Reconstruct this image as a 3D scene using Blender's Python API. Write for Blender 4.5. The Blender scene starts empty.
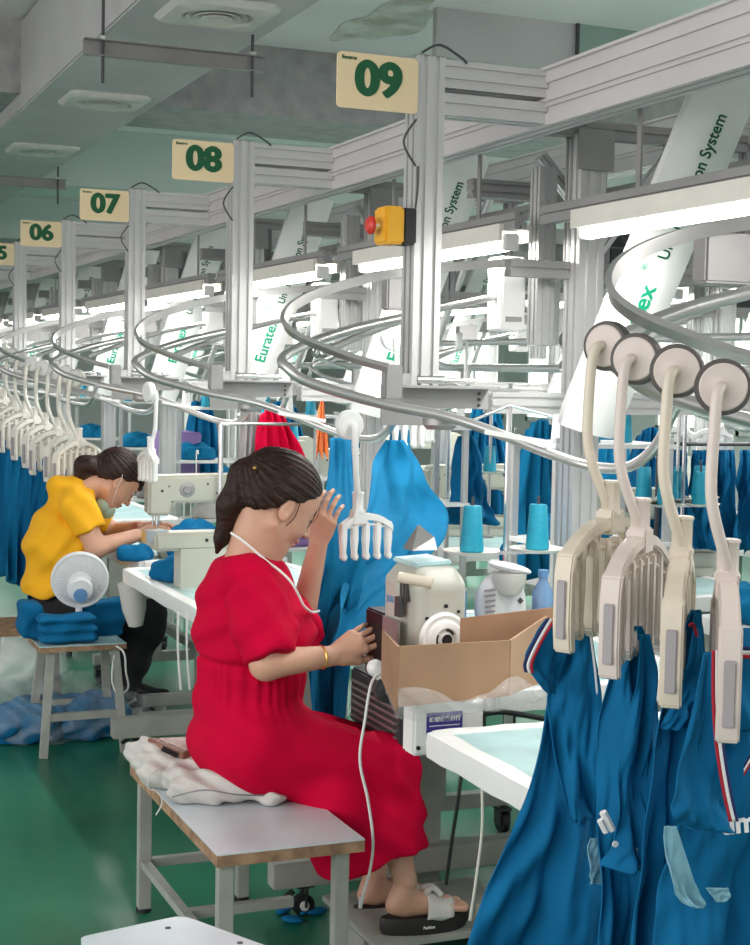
import bpy, bmesh, math, random
import numpy as np
from mathutils import Vector, Matrix, noise
random.seed(7)
C = bpy.context.scene.collection
SC = bpy.context.scene
PI = math.pi

# ------------------------------------------------------------------ camera
FPX, CXP, CYP = 1500.0, 375.0, 472.5
CAM = np.array([0, 0, 1.55])
_d = np.array([-626, CYP - 365, -FPX]); _d /= np.linalg.norm(_d)
_u = np.cross(np.array([1, -.02, 0]), _d); _u /= np.linalg.norm(_u)
if _u[1] < 0: _u = -_u
_c = np.cross(_d, _u)
RM = np.array([_c, _d, _u])          # rows: world axes seen from the camera
cam = bpy.data.cameras.new('camera'); camo = bpy.data.objects.new('camera', cam); C.objects.link(camo)
cam.sensor_fit = 'HORIZONTAL'; cam.sensor_width = 36; cam.lens = FPX / 750 * 36; cam.clip_start = .05; cam.clip_end = 200
M4 = Matrix([list(r) for r in RM]).to_4x4(); M4.translation = Vector(CAM); camo.matrix_world = M4
SC.camera = camo

def ray(x, y): return RM @ np.array([x - CXP, CYP - y, -FPX])
def PX(x, y, X): r = ray(x, y); return CAM + r * (X / r[0])
def PY(x, y, Y): r = ray(x, y); return CAM + r * (Y / r[1])
def PZ(x, y, Z): r = ray(x, y); return CAM + r * ((Z - 1.55) / r[2])

# ------------------------------------------------------------------ light and exposure
w = bpy.data.worlds.new('world'); SC.world = w; w.use_nodes = True
w.node_tree.nodes['Background'].inputs[0].default_value = (1, .955, .965, 1)
w.node_tree.nodes['Background'].inputs[1].default_value = .8
TUBE_EMIT = 14.0
TUBE_WATT = 13.0
SC.view_settings.view_transform = 'Standard'; SC.view_settings.look = 'None'
SC.view_settings.gamma = 1; SC.view_settings.exposure = 0.15; SC.view_settings.use_curve_mapping = False
def area_light(name, loc, rot, sx, sy, watt, col=(1, .99, .96)):
    l = bpy.data.lights.new(name, 'AREA'); l.shape = 'RECTANGLE'; l.size = sx; l.size_y = sy; l.energy = watt; l.color = col
    o = bpy.data.objects.new(name, l); C.objects.link(o); o.location = loc; o.rotation_euler = rot
    return o
# added fill lamp, out of view left of the aisle, to lift the ambient
area_light('aisle_fill', (-3.5, 1.5, 2.2), (math.radians(80), 0, math.radians(-72)), 7, 3, 170, (1, .965, .97))

# ------------------------------------------------------------------ materials
def mat(name, col, rough=.5, metal=0, var=0, scale=8, bump=0, trans=0, emit=None, alpha=1, spec=.5, detail=4, sheen=0, stretch=None):
    m = bpy.data.materials.new(name); m.use_nodes = True; nt = m.node_tree; b = nt.nodes['Principled BSDF']
    b.inputs['Base Color'].default_value = (*col, 1); b.inputs['Roughness'].default_value = rough; b.inputs['Metallic'].default_value = metal
    b.inputs['Specular IOR Level'].default_value = spec
    if sheen: b.inputs['Sheen Weight'].default_value = sheen
    if trans: b.inputs['Transmission Weight'].default_value = trans
    if alpha < 1: b.inputs['Alpha'].default_value = alpha
    if emit: b.inputs['Emission Color'].default_value = (*emit[0], 1); b.inputs['Emission Strength'].default_value = emit[1]
    if var or bump:
        tc = nt.nodes.new('ShaderNodeTexCoord'); mp = nt.nodes.new('ShaderNodeMapping'); n = nt.nodes.new('ShaderNodeTexNoise')
        nt.links.new(tc.outputs['Object'], mp.inputs[0]); nt.links.new(mp.outputs[0], n.inputs['Vector'])
        if stretch: mp.inputs['Scale'].default_value = stretch
        n.inputs['Scale'].default_value = scale; n.inputs['Detail'].default_value = detail
        if var:
            r = nt.nodes.new('ShaderNodeValToRGB'); r.color_ramp.elements[0].position = .3; r.color_ramp.elements[1].position = .7
            r.color_ramp.elements[0].color = (*[c * (1 - var) for c in col], 1); r.color_ramp.elements[1].color = (*[min(1, c * (1 + var * .6)) for c in col], 1)
            nt.links.new(n.outputs['Fac'], r.inputs[0]); nt.links.new(r.outputs[0], b.inputs['Base Color'])
        if bump:
            bp = nt.nodes.new('ShaderNodeBump'); bp.inputs['Strength'].default_value = bump; bp.inputs['Distance'].default_value = .01
            nt.links.new(n.outputs['Fac'], bp.inputs['Height']); nt.links.new(bp.outputs[0], b.inputs['Normal'])
    return m
M = dict(
 alum=mat('brushed aluminium', (.62, .62, .61), .38, .55, .08, 3),
 alum_dark=mat('grey anodised metal', (.36, .35, .345), .42, .6, .1, 5),
 rail=mat('steel rail', (.56, .55, .54), .3, .75, .1, 6),
 pink=mat('painted beam', (.60, .56, .56), .5, .2, .06, 3),
 white=mat('white enamel', (.80, .80, .78), .4, 0, .04, 6),
 whitep=mat('white plastic', (.82, .82, .80), .35, 0, .03, 10),
 cream=mat('cream plastic', (.66, .585, .47), .42, 0, .12, 9),
 rosy=mat('rosy beige plastic', (.66, .57, .52), .42, 0, .08, 9),
 bone=mat('bone white plastic', (.76, .72, .65), .42, 0, .06, 9),
 pad=mat('grey rubber pad', (.36, .33, .34), .6),
 tyre=mat('dark rubber', (.085, .075, .07), .6),
 black=mat('black plastic', (.012, .012, .014), .5),
 blackcloth=mat('black cloth', (.010, .010, .013), .85, 0, .3, 30),
 dark=mat('dark grey metal', (.07, .07, .075), .5, .3),
 floor=mat('green epoxy floor', (.016, .175, .095), .3, 0, .25, 1.3, .02),
 ceiling=mat('ceiling paint', (.84, .80, .81), .8, 0, .05, 1.5),
 duct=mat('duct soffit paint', (.56, .54, .545), .7, 0, .08, 2),
 concrete=mat('mottled concrete', (.42, .40, .405), .85, 0, .2, 9, .2, detail=8),
 wall=mat('pale wall paint', (.62, .66, .64), .8, 0, .05, 1),
 greenpane=mat('greenish panel', (.30, .40, .36), .35, 0, .06, 2),
 vent=mat('vent plastic', (.66, .65, .60), .5, 0, .08, 12),
 sign=mat('cream sign board', (.86, .68, .42), .45, 0, .04, 5),
 signgreen=mat('green print', (.004, .10, .035), .5),
 textgreen=mat('teal green print', (.0, .32, .17), .5),
 yellow=mat('yellow plastic', (.85, .42, .01), .4),
 redp=mat('red plastic', (.62, .035, .02), .4),
 tube=mat('lit tube', (1, 1, 1), .5, emit=((1, .99, .96), TUBE_EMIT)),
 blue=mat('blue jersey', (.002, .125, .285), .85, 0, .10, 14, .12, spec=.2),  # weaker foreground light is put into this darker base colour
 blue_lit=mat('lit blue jersey', (.002, .15, .31), .85, 0, .1, 14, .12, spec=.2),  # lighter copy of the jersey, stronger light on the middle garments painted in
 navy=mat('navy knit', (.012, .02, .11), .8),
 redk=mat('red knit', (.42, .012, .03), .8),
 whitek=mat('white knit', (.8, .8, .8), .8),
 lining=mat('pale mesh lining', (.20, .42, .52), .8, 0, .25, 25),
 thread=mat('blue thread', (.0, .26, .38), .6, 0, .2, 60, stretch=(1, 1, 12)),
 redd=mat('red dress cloth', (.55, .0, .034), .85, 0, .06, 10, .08, spec=.12),
 plate=mat('galvanised plate', (.36, .355, .35), .45, .35, .08, 6),
 truss=mat('dull anodised profile', (.34, .335, .33), .45, .45, .1, 5),
 yellowt=mat('yellow cotton', (.90, .44, .003), .8, 0, .06, 10, .1),
 skin=mat('skin', (.62, .345, .235), .5, 0, .06, 14),
 lip=mat('lip', (.50, .17, .14), .45),
 brow=mat('dark lash', (.03, .018, .014), .7),
 hair=mat('dark brown hair', (.028, .012, .008), .5, 0, .6, 70, .5, spec=.25, stretch=(.35, 1, 1)),
 greenmask=mat('pale green mask', (.45, .62, .52), .8),
 gold=mat('gold', (.75, .45, .12), .3, .9),
 sew=mat('beige grey machine enamel', (.50, .50, .42), .38, 0, .06, 6),
 sew2=mat('pale grey machine enamel', (.47, .47, .41), .36, 0, .05, 6),
 bench=mat('white laminate', (.60, .66, .70), .28, 0, .05, 7),
 chip=mat('chipboard edge', (.36, .22, .13), .8, 0, .5, 22),
 legpaint=mat('grey green paint', (.36, .37, .33), .5, 0, .12, 12),
 card=mat('cardboard', (.36, .21, .12), .8, 0, .14, 6, .1),
 cardin=mat('cardboard inside', (.43, .27, .165), .8, 0, .1, 6),
 aqua=mat('aqua work surface', (.45, .66, .67), .3, 0, .22, 9),
 cable=mat('white cable', (.78, .78, .76), .4),
 purple=mat('violet label', (.05, .03, .25), .5),
 lilac=mat('lilac cloth', (.30, .19, .45), .8, 0, .1, 8),
 orange=mat('orange cloth', (.80, .20, .05), .8),
 greyc=mat('grey cloth', (.30, .28, .29), .85, 0, .2, 12),
 stripe=mat('white folded cloth', (.60, .58, .54), .8, 0, .06, 14, .2),
 wood=mat('brown wood', (.27, .12, .085), .5, 0, .3, 14),
 cork=mat('pale notebook', (.55, .42, .38), .6),
 rubber=mat('sole', (.022, .019, .018), .6),
 fan=mat('fan plastic', (.75, .77, .78), .35),
 bluep=mat('blue hub plastic', (.12, .27, .50), .4),
 glassb=mat('blue water bottle', (.25, .42, .68), .1, trans=.5),
 bag=mat('clear plastic bag', (.82, .88, .9), .12, 0, alpha=.15, bump=.5, scale=30, spec=.9),
 wrap=mat('clear stretch wrap', (.85, .86, .86), .1, 0, alpha=.14, bump=.6, scale=25, spec=1),
 silver=mat('polished steel', (.75, .75, .75), .2, .95),
)
def face_mat_hangers():
    return [M['cream'], M['rosy'], M['rosy'], M['bone']]

# ------------------------------------------------------------------ mesh builder
class MB:
    def __init__(s): s.v = []; s.f = []; s.mi = []
    def add(s, vs, fs, mi=0):
        o = len(s.v); s.v += [tuple(map(float, p)) for p in vs]; s.f += [tuple(i + o for i in f) for f in fs]; s.mi += [mi] * len(fs); return s
    def box(s, c, size, rot=None, mi=0, taper=1):
        a, b, d = [x / 2 for x in size]
        vs = [Vector((x * (taper if z > 0 else 1), y * (taper if z > 0 else 1), z)) for z in (-d, d) for x, y in ((-a, -b), (a, -b), (a, b), (-a, b))]
        if rot is not None: vs = [rot @ v for v in vs]
        c = Vector(c); return s.add([v + c for v in vs], [(3, 2, 1, 0), (4, 5, 6, 7), (0, 1, 5, 4), (1, 2, 6, 5), (2, 3, 7, 6), (3, 0, 4, 7)], mi)
    def box2(s, p, q, mi=0):
        return s.box([(a + b) / 2 for a, b in zip(p, q)], [abs(a - b) for a, b in zip(p, q)], mi=mi)
    def sweep(s, path, sec, closed=False, cap=True, up=(0, 0, 1), mi=0, scl=None):
        path = [Vector(map(float, p)) for p in path]; n = len(path); k = len(sec); vs = []; prev = None
        for i, p in enumerate(path):
            if closed: t = path[(i + 1) % n] - path[i - 1]
            else: t = path[min(i + 1, n - 1)] - path[max(i - 1, 0)]
            t.normalize()
            if prev is None:
                upv = Vector(up)
                if abs(t.dot(upv)) > .95: upv = Vector((1, 0, 0)) if abs(t.x) < .9 else Vector((0, 1, 0))
                x = upv.cross(t).normalized()
            else:
                x = (prev - t * prev.dot(t)).normalized()
            prev = x; y = t.cross(x)
            q = scl[i] if scl else 1
            vs += [p + x * (a * q) + y * (b * q) for a, b in sec]
        fs = []
        for i in range(n if closed else n - 1):
            j = (i + 1) % n
            for a in range(k):
                b = (a + 1) % k; fs.append((i * k + a, i * k + b, j * k + b, j * k + a))
        if cap and not closed: fs += [tuple(range(k))[::-1], tuple((n - 1) * k + a for a in range(k))]
        return s.add(vs, fs, mi)
    def tube(s, path, r, seg=10, mi=0, closed=False, scl=None):
        return s.sweep(path, [(r * math.cos(2 * PI * a / seg), r * math.sin(2 * PI * a / seg)) for a in range(seg)], closed=closed, mi=mi, scl=scl)
    def bar(s, p, q, wdt, h=None, mi=0, up=(0, 0, 1)):
        h = h or wdt; a, b = wdt / 2, h / 2
        return s.sweep([p, q], [(-a, -b), (a, -b), (a, b), (-a, b)], mi=mi, up=up)
    def prof(s, p, q, wdt, h=None, g=.12, dp=.1, mi=0, up=(0, 0, 1)):
        "grooved aluminium profile"
        h = h or wdt; a, b = wdt / 2, h / 2; sec = []
        def side(x0, y0, x1, y1, nx, ny, L):
            gs = [.5] if L < .06 else [.28, .72]
            out = [(x0, y0)]
            for c in gs:
                for t, dd in ((c - g * .6, 0), (c - g * .6, dp), (c + g * .6, dp), (c + g * .6, 0)):
                    out.append((x0 + (x1 - x0) * t - nx * dd * .08, y0 + (y1 - y0) * t - ny * dd * .08))
            return out
        sec += side(-a, -b, a, -b, 0, -1, wdt); sec += side(a, -b, a, b, 1, 0, h)
        sec += side(a, b, -a, b, 0, 1, wdt); sec += side(-a, b, -a, -b, -1, 0, h)
        return s.sweep([p, q], sec, mi=mi, up=up)
    def lathe(s, prof, c=(0, 0, 0), axis=(0, 0, 1), seg=24, mi=0):
        ax = Vector(axis).normalized(); x = ax.orthogonal().normalized(); y = ax.cross(x); c = Vector(map(float, c)); vs = []; n = len(prof)
        for r, z in prof:
            for a in range(seg):
                t = 2 * PI * a / seg; vs.append(c + ax * z + (x * math.cos(t) + y * math.sin(t)) * r)
        fs = [(i * seg + a, i * seg + (a + 1) % seg, (i + 1) * seg + (a + 1) % seg, (i + 1) * seg + a) for i in range(n - 1) for a in range(seg)]
        if prof[0][0] > 1e-5: fs.append(tuple(range(seg))[::-1])
        if prof[-1][0] > 1e-5: fs.append(tuple((n - 1) * seg + a for a in range(seg)))
        return s.add(vs, fs, mi)
    def cyl(s, p, q, r, seg=16, mi=0, r2=None):
        p = Vector(map(float, p)); q = Vector(map(float, q)); return s.lathe([(r, 0), (r if r2 is None else r2, (q - p).length)], p, q - p, seg, mi)
    def ell(s, c, r, seg=16, rings=10, mi=0, rot=None):
        vs = []; c = Vector(map(float, c))
        for i in range(1, rings):
            ph = PI * i / rings
            for a in range(seg):
                t = 2 * PI * a / seg; v = Vector((r[0] * math.sin(ph) * math.cos(t), r[1] * math.sin(ph) * math.sin(t), -r[2] * math.cos(ph)))
                vs.append(c + (rot @ v if rot is not None else v))
        fs = [(i * seg + a, i * seg + (a + 1) % seg, (i + 1) * seg + (a + 1) % seg, (i + 1) * seg + a) for i in range(rings - 2) for a in range(seg)]
        b = len(vs)
        for sgn in (-1, 1):
            v = Vector((0, 0, sgn * r[2])); vs.append(c + (rot @ v if rot is not None else v))
        fs += [(b, (a + 1) % seg, a) for a in range(seg)] + [(b + 1, (rings - 2) * seg + a, (rings - 2) * seg + (a + 1) % seg) for a in range(seg)]
        return s.add(vs, fs, mi)
    def extr(s, pts, depth, mat4, mi=0):
        "2-D outline (x, y) extruded by depth along local z and moved by mat4"
        n = len(pts); vs = [mat4 @ Vector((x, y, z)) for z in (-depth / 2, depth / 2) for x, y in pts]
        return s.add(vs, [tuple(range(n))[::-1], tuple(range(n, 2 * n))] + [(a, (a + 1) % n, n + (a + 1) % n, n + a) for a in range(n)], mi)
    def build(s, name, m, parent=None, smooth=None, bevel=0):
        me = bpy.data.meshes.new(name); org = Vector((0, 0, 0))
        if parent is not None: org = ORG.get(parent.name, Vector((0, 0, 0)))
        me.from_pydata([tuple(Vector(v) - org) for v in s.v], [], s.f)
        for x in (m if isinstance(m, (list, tuple)) else [m]): me.materials.append(x)
        me.polygons.foreach_set('material_index', s.mi)
        bm = bmesh.new(); bm.from_mesh(me); bmesh.ops.recalc_face_normals(bm, faces=bm.faces)
        if bevel:
            es = [e for e in bm.edges if len(e.link_faces) == 2 and e.calc_face_angle(0) > .6]
            bmesh.ops.bevel(bm, geom=es, offset=bevel, segments=2, affect='EDGES', clamp_overlap=True)
        bm.to_mesh(me); bm.free()
        o = bpy.data.objects.new(name, me); C.objects.link(o)
        if parent is not None: o.parent = parent
        ORG[o.name] = org
        shade(me, smooth); return o
ORG = {}
def shade(me, ang=None):
    me.polygons.foreach_set('use_smooth', [True] * len(me.polygons))
    try: me.set_sharp_from_angle(angle=ang if ang else .6)
    except Exception: pass
def tag(o, label=None, cat=None, group=None, kind=None):
    if label: o['label'] = label
    if cat: o['category'] = cat
    if group: o['group'] = group
    if kind: o['kind'] = kind
    return o
def thing(name, label, cat, loc=(0, 0, 0), group=None):
    o = bpy.data.objects.new(name, None); C.objects.link(o); o.location = tuple(map(float, loc)); o.empty_display_size = .05
    ORG[o.name] = Vector(map(float, loc)); return tag(o, label, cat, group)
def struct(name, mb, m, bevel=0): return tag(mb.build(name, m, bevel=bevel), kind='structure')
def dup(o, parent=None, off=(0, 0, 0), label=None, group=None, rotz=None):
    c = o.copy(); C.objects.link(c)
    if parent is not None: c.parent = parent
    else: c.location = Vector(o.location) + Vector(off)
    if rotz is not None: c.rotation_euler.z = rotz
    if label: c['label'] = label
    if group: c['group'] = group
    for ch in list(o.children): dup(ch, c)
    return c
def grid_mesh(name, P, m, parent=None, thick=.0015, closed=False, mi=None, sub=0):
    "P: array rows x cols x 3 -> cloth sheet with thickness"
    P = np.asarray(P); R_, K = P.shape[:2]; org = np.array(ORG.get(parent.name, Vector((0, 0, 0)))) if parent is not None else np.zeros(3)
    me = bpy.data.meshes.new(name); V = (P.reshape(-1, 3) - org)
    kk = K if closed else K - 1
    F = [(i * K + a, i * K + (a + 1) % K, (i + 1) * K + (a + 1) % K, (i + 1) * K + a) for i in range(R_ - 1) for a in range(kk)]
    me.from_pydata([tuple(v) for v in V.tolist()], [], F)
    for x in (m if isinstance(m, (list, tuple)) else [m]): me.materials.append(x)
    if mi is not None: me.polygons.foreach_set('material_index', [int(mi(i / max(1, R_ - 1), a / max(1, K - 1))) for i in range(R_ - 1) for a in range(kk)])
    me.polygons.foreach_set('use_smooth', [True] * len(F))
    o = bpy.data.objects.new(name, me); C.objects.link(o)
    if parent is not None: o.parent = parent
    ORG[o.name] = Vector(org)
    if thick:
        md = o.modifiers.new('thickness', 'SOLIDIFY'); md.thickness = thick; md.offset = 0
    return o
def smoothpath(pts, n=8):
    pts = [Vector(map(float, p)) for p in pts]; out = []
    for i in range(len(pts) - 1):
        p0 = pts[max(i - 1, 0)]; p1 = pts[i]; p2 = pts[i + 1]; p3 = pts[min(i + 2, len(pts) - 1)]
        for k in range(n):
            t = k / n; out.append(.5 * ((2 * p1) + (p2 - p0) * t + (2 * p0 - 5 * p1 + 4 * p2 - p3) * t * t + (3 * p1 - p0 - 3 * p2 + p3) * t ** 3))
    out.append(pts[-1]); return out
def cable(name, pts, r, m, label, cat, parent=None, n=8):
    mb = MB(); mb.tube(smoothpath(pts, n), r, 8); o = mb.build(name, m, parent)
    if parent is None: tag(o, label, cat)
    return o
def text(name, s, size, m, parent, origin, xd, yd, ext=.0006, bold=.0, align='CENTER', sx=1, heavy=0):
    cu = bpy.data.curves.new(name, 'FONT'); cu.body = s; cu.size = size; cu.extrude = ext; cu.offset = bold; cu.align_x = align; cu.align_y = 'CENTER'
    t = bpy.data.objects.new(name, cu); C.objects.link(t); bpy.context.view_layer.update()
    me = bpy.data.meshes.new_from_object(t.evaluated_get(bpy.context.evaluated_depsgraph_get())); bpy.data.objects.remove(t)
    xd = Vector(xd).normalized(); yd = Vector(yd); yd = (yd - xd * xd.dot(yd)).normalized(); zd = xd.cross(yd)
    m4 = Matrix((xd * sx, yd, zd)).transposed().to_4x4(); org = ORG.get(parent.name, Vector((0, 0, 0))); m4.translation = Vector(map(float, origin)) - org
    me.transform(m4); me.materials.clear(); me.materials.append(m)
    if heavy:
        bm = bmesh.new(); base = me.copy()
        for dx, dy in ((0, 0), (heavy, 0), (-heavy, 0), (0, heavy * .6), (0, -heavy * .6)):
            m2 = base.copy(); m2.transform(Matrix.Translation(xd * dx + yd * dy + zd * (.0002 * (dx + dy) / heavy))); bm.from_mesh(m2)
        bm.to_mesh(me); bm.free()
    o = bpy.data.objects.new(name, me); C.objects.link(o); o.parent = parent; return o

# ------------------------------------------------------------------ signed-distance bodies
class SDF:
    "smoothly blended closed shapes turned into ONE continuous surface (surface nets)"
    def __init__(s): s.ops = []
    def _a(s, fn, c, r, k, sub=False): s.ops.append((fn, k, sub)); lo = np.array(c) - r; hi = np.array(c) + r; s.bb = getattr(s, 'bb', []);  s.bb += [] if sub else [(lo, hi)]; return s
    def cone(s, a, b, ra, rb=None, k=.02, sq=(1, 1, 1), sub=False):
        a = np.array(a, float); b = np.array(b, float); rb = ra if rb is None else rb; q = np.array(sq, float); A = a / q; B = b / q; ba = B - A; L = max(ba @ ba, 1e-9)
        def fn(P):
            p = P / q - A; h = np.clip(p @ ba / L, 0, 1); return (np.linalg.norm(p - h[:, None] * ba, axis=1) - (ra + (rb - ra) * h)) * min(q)
        R = max(ra, rb) * max(q); c = (a + b) / 2; return s._a(fn, c, np.abs(b - a) / 2 + R, k, sub)
    def ell(s, c, r, k=.02, rot=None, sub=False):
        c = np.array(c, float); r = np.array(r, float); Rm = np.eye(3) if rot is None else np.array(rot)
        def fn(P):
            p = (P - c) @ Rm; k0 = np.linalg.norm(p / r, axis=1); k1 = np.linalg.norm(p / (r * r), axis=1) + 1e-9; return k0 * (k0 - 1) / k1
        return s._a(fn, c, np.full(3, r.max()), k, sub)
    def rbox(s, c, h, rr=.01, k=.005, rot=None, sub=False):
        c = np.array(c, float); h = np.array(h, float) - rr; Rm = np.eye(3) if rot is None else np.array(rot)
        def fn(P):
            q = np.abs((P - c) @ Rm) - h; return np.linalg.norm(np.maximum(q, 0), axis=1) + np.minimum(q.max(1), 0) - rr
        return s._a(fn, c, np.full(3, np.linalg.norm(h) + rr), k, sub)
    def cut(s, p, n, k=.004):
        "keep the side the normal points away from"
        p = np.array(p, float); n = np.array(n, float); n /= np.linalg.norm(n)
        s.ops.append((lambda P: -((P - p) @ n), k, True)); return s
    def disp(s, fn): s.ops.append((fn, 0, 'disp')); return s
    def ev(s, P):
        d = np.full(len(P), 9.0)
        for fn, k, sub in s.ops:
            if sub == 'disp': d = d + fn(P); continue
            e = fn(P)
            if sub is True: e = -e; h = np.clip(.5 - .5 * (d - e) / k, 0, 1); d = d + (e - d) * h + k * h * (1 - h); 
            else: h = np.clip(.5 + .5 * (e - d) / k, 0, 1); d = e + (d - e) * h - k * h * (1 - h)
        return d
    def mesh(s, name, m, parent, h=.006, region=None, matfn=None, pts_only=False):
        if region is not None: lo, hi = np.array(region[0], float), np.array(region[1], float)
        else: lo = np.min([b[0] for b in s.bb], 0) - 3 * h - .012; hi = np.max([b[1] for b in s.bb], 0) + 3 * h + .012
        n = np.ceil((hi - lo) / h).astype(int) + 1
        ax = [lo[i] + h * np.arange(n[i]) for i in range(3)]
        V = np.empty(n, np.float32)
        YZ = np.stack(np.meshgrid(ax[1], ax[2], indexing='ij'), -1).reshape(-1, 2)
        step = max(1, int(400000 / len(YZ)))
        for i in range(0, n[0], step):
            xs = ax[0][i:i + step]; P = np.empty((len(xs) * len(YZ), 3)); P[:, 0] = np.repeat(xs, len(YZ)); P[:, 1:] = np.tile(YZ, (len(xs), 1))
            V[i:i + step] = s.ev(P).reshape(len(xs), n[1], n[2])
        S = V < 0; cs = [slice(0, -1), slice(1, None)]
        cnt = sum(S[cs[a], cs[b], cs[c]].astype(np.int8) for a in (0, 1) for b in (0, 1) for c in (0, 1))
        act = (cnt > 0) & (cnt < 8); idx = np.full(act.shape, -1, np.int64); ijk = np.argwhere(act); idx[act] = np.arange(len(ijk))
        acc = np.zeros((len(ijk), 3)); num = np.zeros(len(ijk)); i, j, k = ijk.T
        corners = [(a, b, c) for a in (0, 1) for b in (0, 1) for c in (0, 1)]
        for a in corners:
            for d in range(3):
                if a[d]: continue
                b = list(a); b[d] = 1
                va = V[i + a[0], j + a[1], k + a[2]]; vb = V[i + b[0], j + b[1], k + b[2]]; m_ = (va < 0) != (vb < 0)
                t = np.where(m_, va / np.where(m_, va - vb, 1), 0); p = np.array(a, float)[None].repeat(len(ijk), 0); p[:, d] += t
                acc[m_] += p[m_]; num[m_] += 1
        vert = lo + h * (ijk + acc / num[:, None])
        F = []
        for d in range(3):
            e, f = (d + 1) % 3, (d + 2) % 3
            A = [slice(None)] * 3; B = [slice(None)] * 3; A[d] = slice(0, -1); B[d] = slice(1, None)
            sa, sb = S[tuple(A)], S[tuple(B)]; ch = np.argwhere(sa != sb); ok = (ch[:, e] > 0) & (ch[:, f] > 0) & (ch[:, e] < n[e] - 1) & (ch[:, f] < n[f] - 1); ch = ch[ok]
            q = []
            for de, df in ((0, 0), (-1, 0), (-1, -1), (0, -1)):
                c2 = ch.copy(); c2[:, e] += de; c2[:, f] += df; q.append(idx[tuple(c2.T)])
            q = np.stack(q, 1); fl = sa[tuple(ch.T)]; q[~fl] = q[~fl][:, ::-1]
            q = q[(q >= 0).all(1)]
            F.append(q[:, ::-1])
        F = np.concatenate(F)
        if pts_only: return vert, F
        return sdf_obj(name, [(vert, F)], m, parent, matfn)
def sdf_obj(name, chunks, m, parent, matfn=None):
    vs = []; fs = []; o = 0
    for v, f in chunks: vs.append(v); fs.append(f + o); o += len(v)
    v = np.concatenate(vs); f = np.concatenate(fs); org = np.array(ORG.get(parent.name, Vector((0, 0, 0)))) if parent is not None else 0
    me = bpy.data.meshes.new(name); me.from_pydata((v - org).tolist(), [], f.tolist())
    for x in (m if isinstance(m, (list, tuple)) else [m]): me.materials.append(x)
    if matfn is not None:
        c = v[f].mean(1); me.polygons.foreach_set('material_index', matfn(c).astype(np.int32))
    bm = bmesh.new(); bm.from_mesh(me); bmesh.ops.recalc_face_normals(bm, faces=bm.faces); bm.to_mesh(me); bm.free()
    me.polygons.foreach_set('use_smooth', [True] * len(me.polygons))
    ob = bpy.data.objects.new(name, me); C.objects.link(ob)
    if parent is not None: ob.parent = parent
    ORG[ob.name] = Vector(org) if parent is not None else Vector((0, 0, 0))
    return ob

# ================================================================== THE SETTING
PITCH = 1.6
struct('floor', MB().box2((-6, -4, -.05), (10.0, 27, 0)), M['floor'])
struct('ceiling', MB().box2((-6, -4, 3.85), (10.0, 27, 3.95)), M['ceiling'])
struct('wall_far', MB().box2((-6, 26.8, 0), (10.0, 27, 3.85)), M['wall'])
struct('wall_right', MB().box2((9.9, -4, 0), (10.1, 26.8, 3.85)), M['wall'])
# daylight windows along the right wall
win = mat('window daylight', (.9, .95, .95), .5, emit=((.93, 1, .98), 2.2))
for i in range(7):
    y0 = 3.0 + i * 3.2
    fr = MB(); fr.box2((9.82, y0, 1.0), (9.9, y0 + 2.4, 1.06)); fr.box2((9.82, y0, 2.84), (9.9, y0 + 2.4, 2.9)); 
    for k in range(4): fr.box2((9.82, y0 + k * .78, 1.0), (9.9, y0 + k * .78 + .06, 2.9))
    o = struct('window_%d' % (i + 1), fr, M['white'])
    MB().box2((9.87, y0 + .05, 1.05), (9.89, y0 + 2.35, 2.85)).build('pane', win, o)
# concrete cross beams under the slab
for i, (y0, y1, z) in enumerate(((10.15, 11.1, 3.37), (14.3, 15.3, 3.30), (20.4, 21.4, 3.30))):
    struct('trim_%d' % (i + 1), MB().box2((-6, y0, z), (10, y1, 3.85)), M['wall' if i else 'concrete'])
# air duct running along the row, with its flat soffit
struct('trim_4', MB().box2((1.66, -2, 3.26), (2.42, 26.5, 3.84)), M['duct'], bevel=.01)
# greenish glass fascia with dark joints high over the right-hand side
xf = float(PY(436, 60, 8.6)[0]); xg0 = float(PY(577, 50, 8.6)[0]); xg1 = float(PY(657, 40, 8.6)[0])
g = struct('trim_5', MB().box2((xf, 8.6, 3.55), (9.8, 8.66, 3.85)), M['duct'])
MB().box2((xg0, 8.585, 3.55), (xg1 + 1.3, 8.60, 3.85)).build('glass_panel', M['greenpane'], g)
for x in (xg0, xg1): MB().box2((x - .02, 8.57, 3.55), (x, 8.586, 3.85)).build('joint', M['dark'], g)
# a damp stain on the ceiling slab
sm = bpy.data.materials.new('damp stain'); sm.use_nodes = True; nt = sm.node_tree; b = nt.nodes['Principled BSDF']
tc = nt.nodes.new('ShaderNodeTexCoord'); n1 = nt.nodes.new('ShaderNodeTexNoise'); n1.inputs['Scale'].default_value = 5; n1.inputs['Detail'].default_value = 8
rp = nt.nodes.new('ShaderNodeValToRGB'); rp.color_ramp.elements[0].position = .35; rp.color_ramp.elements[1].position = .65
rp.color_ramp.elements[0].color = (.46, .43, .36, 1); rp.color_ramp.elements[1].color = (.76, .72, .69, 1)
nt.links.new(tc.outputs['Object'], n1.inputs['Vector']); nt.links.new(n1.outputs['Fac'], rp.inputs[0]); nt.links.new(rp.outputs[0], b.inputs['Base Color'])
b.inputs['Roughness'].default_value = .9
sc_ = PZ(387, 22, 3.848); st = MB(); ring = []
for a in range(40):
    t = 2 * PI * a / 40; r = 1 + .18 * math.sin(3 * t + 1) + .1 * math.sin(7 * t)
    ring.append((sc_[0] + .24 * r * math.cos(t), sc_[1] + .62 * r * math.sin(t), 3.849))
st.add(ring + [(p[0], p[1], 3.846) for p in ring], [tuple(range(40)), tuple(range(40, 80))[::-1]] + [(a, (a + 1) % 40, 40 + (a + 1) % 40, 40 + a) for a in range(40)])
tag(st.build('damp_stain', sm), kind='structure')

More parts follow.
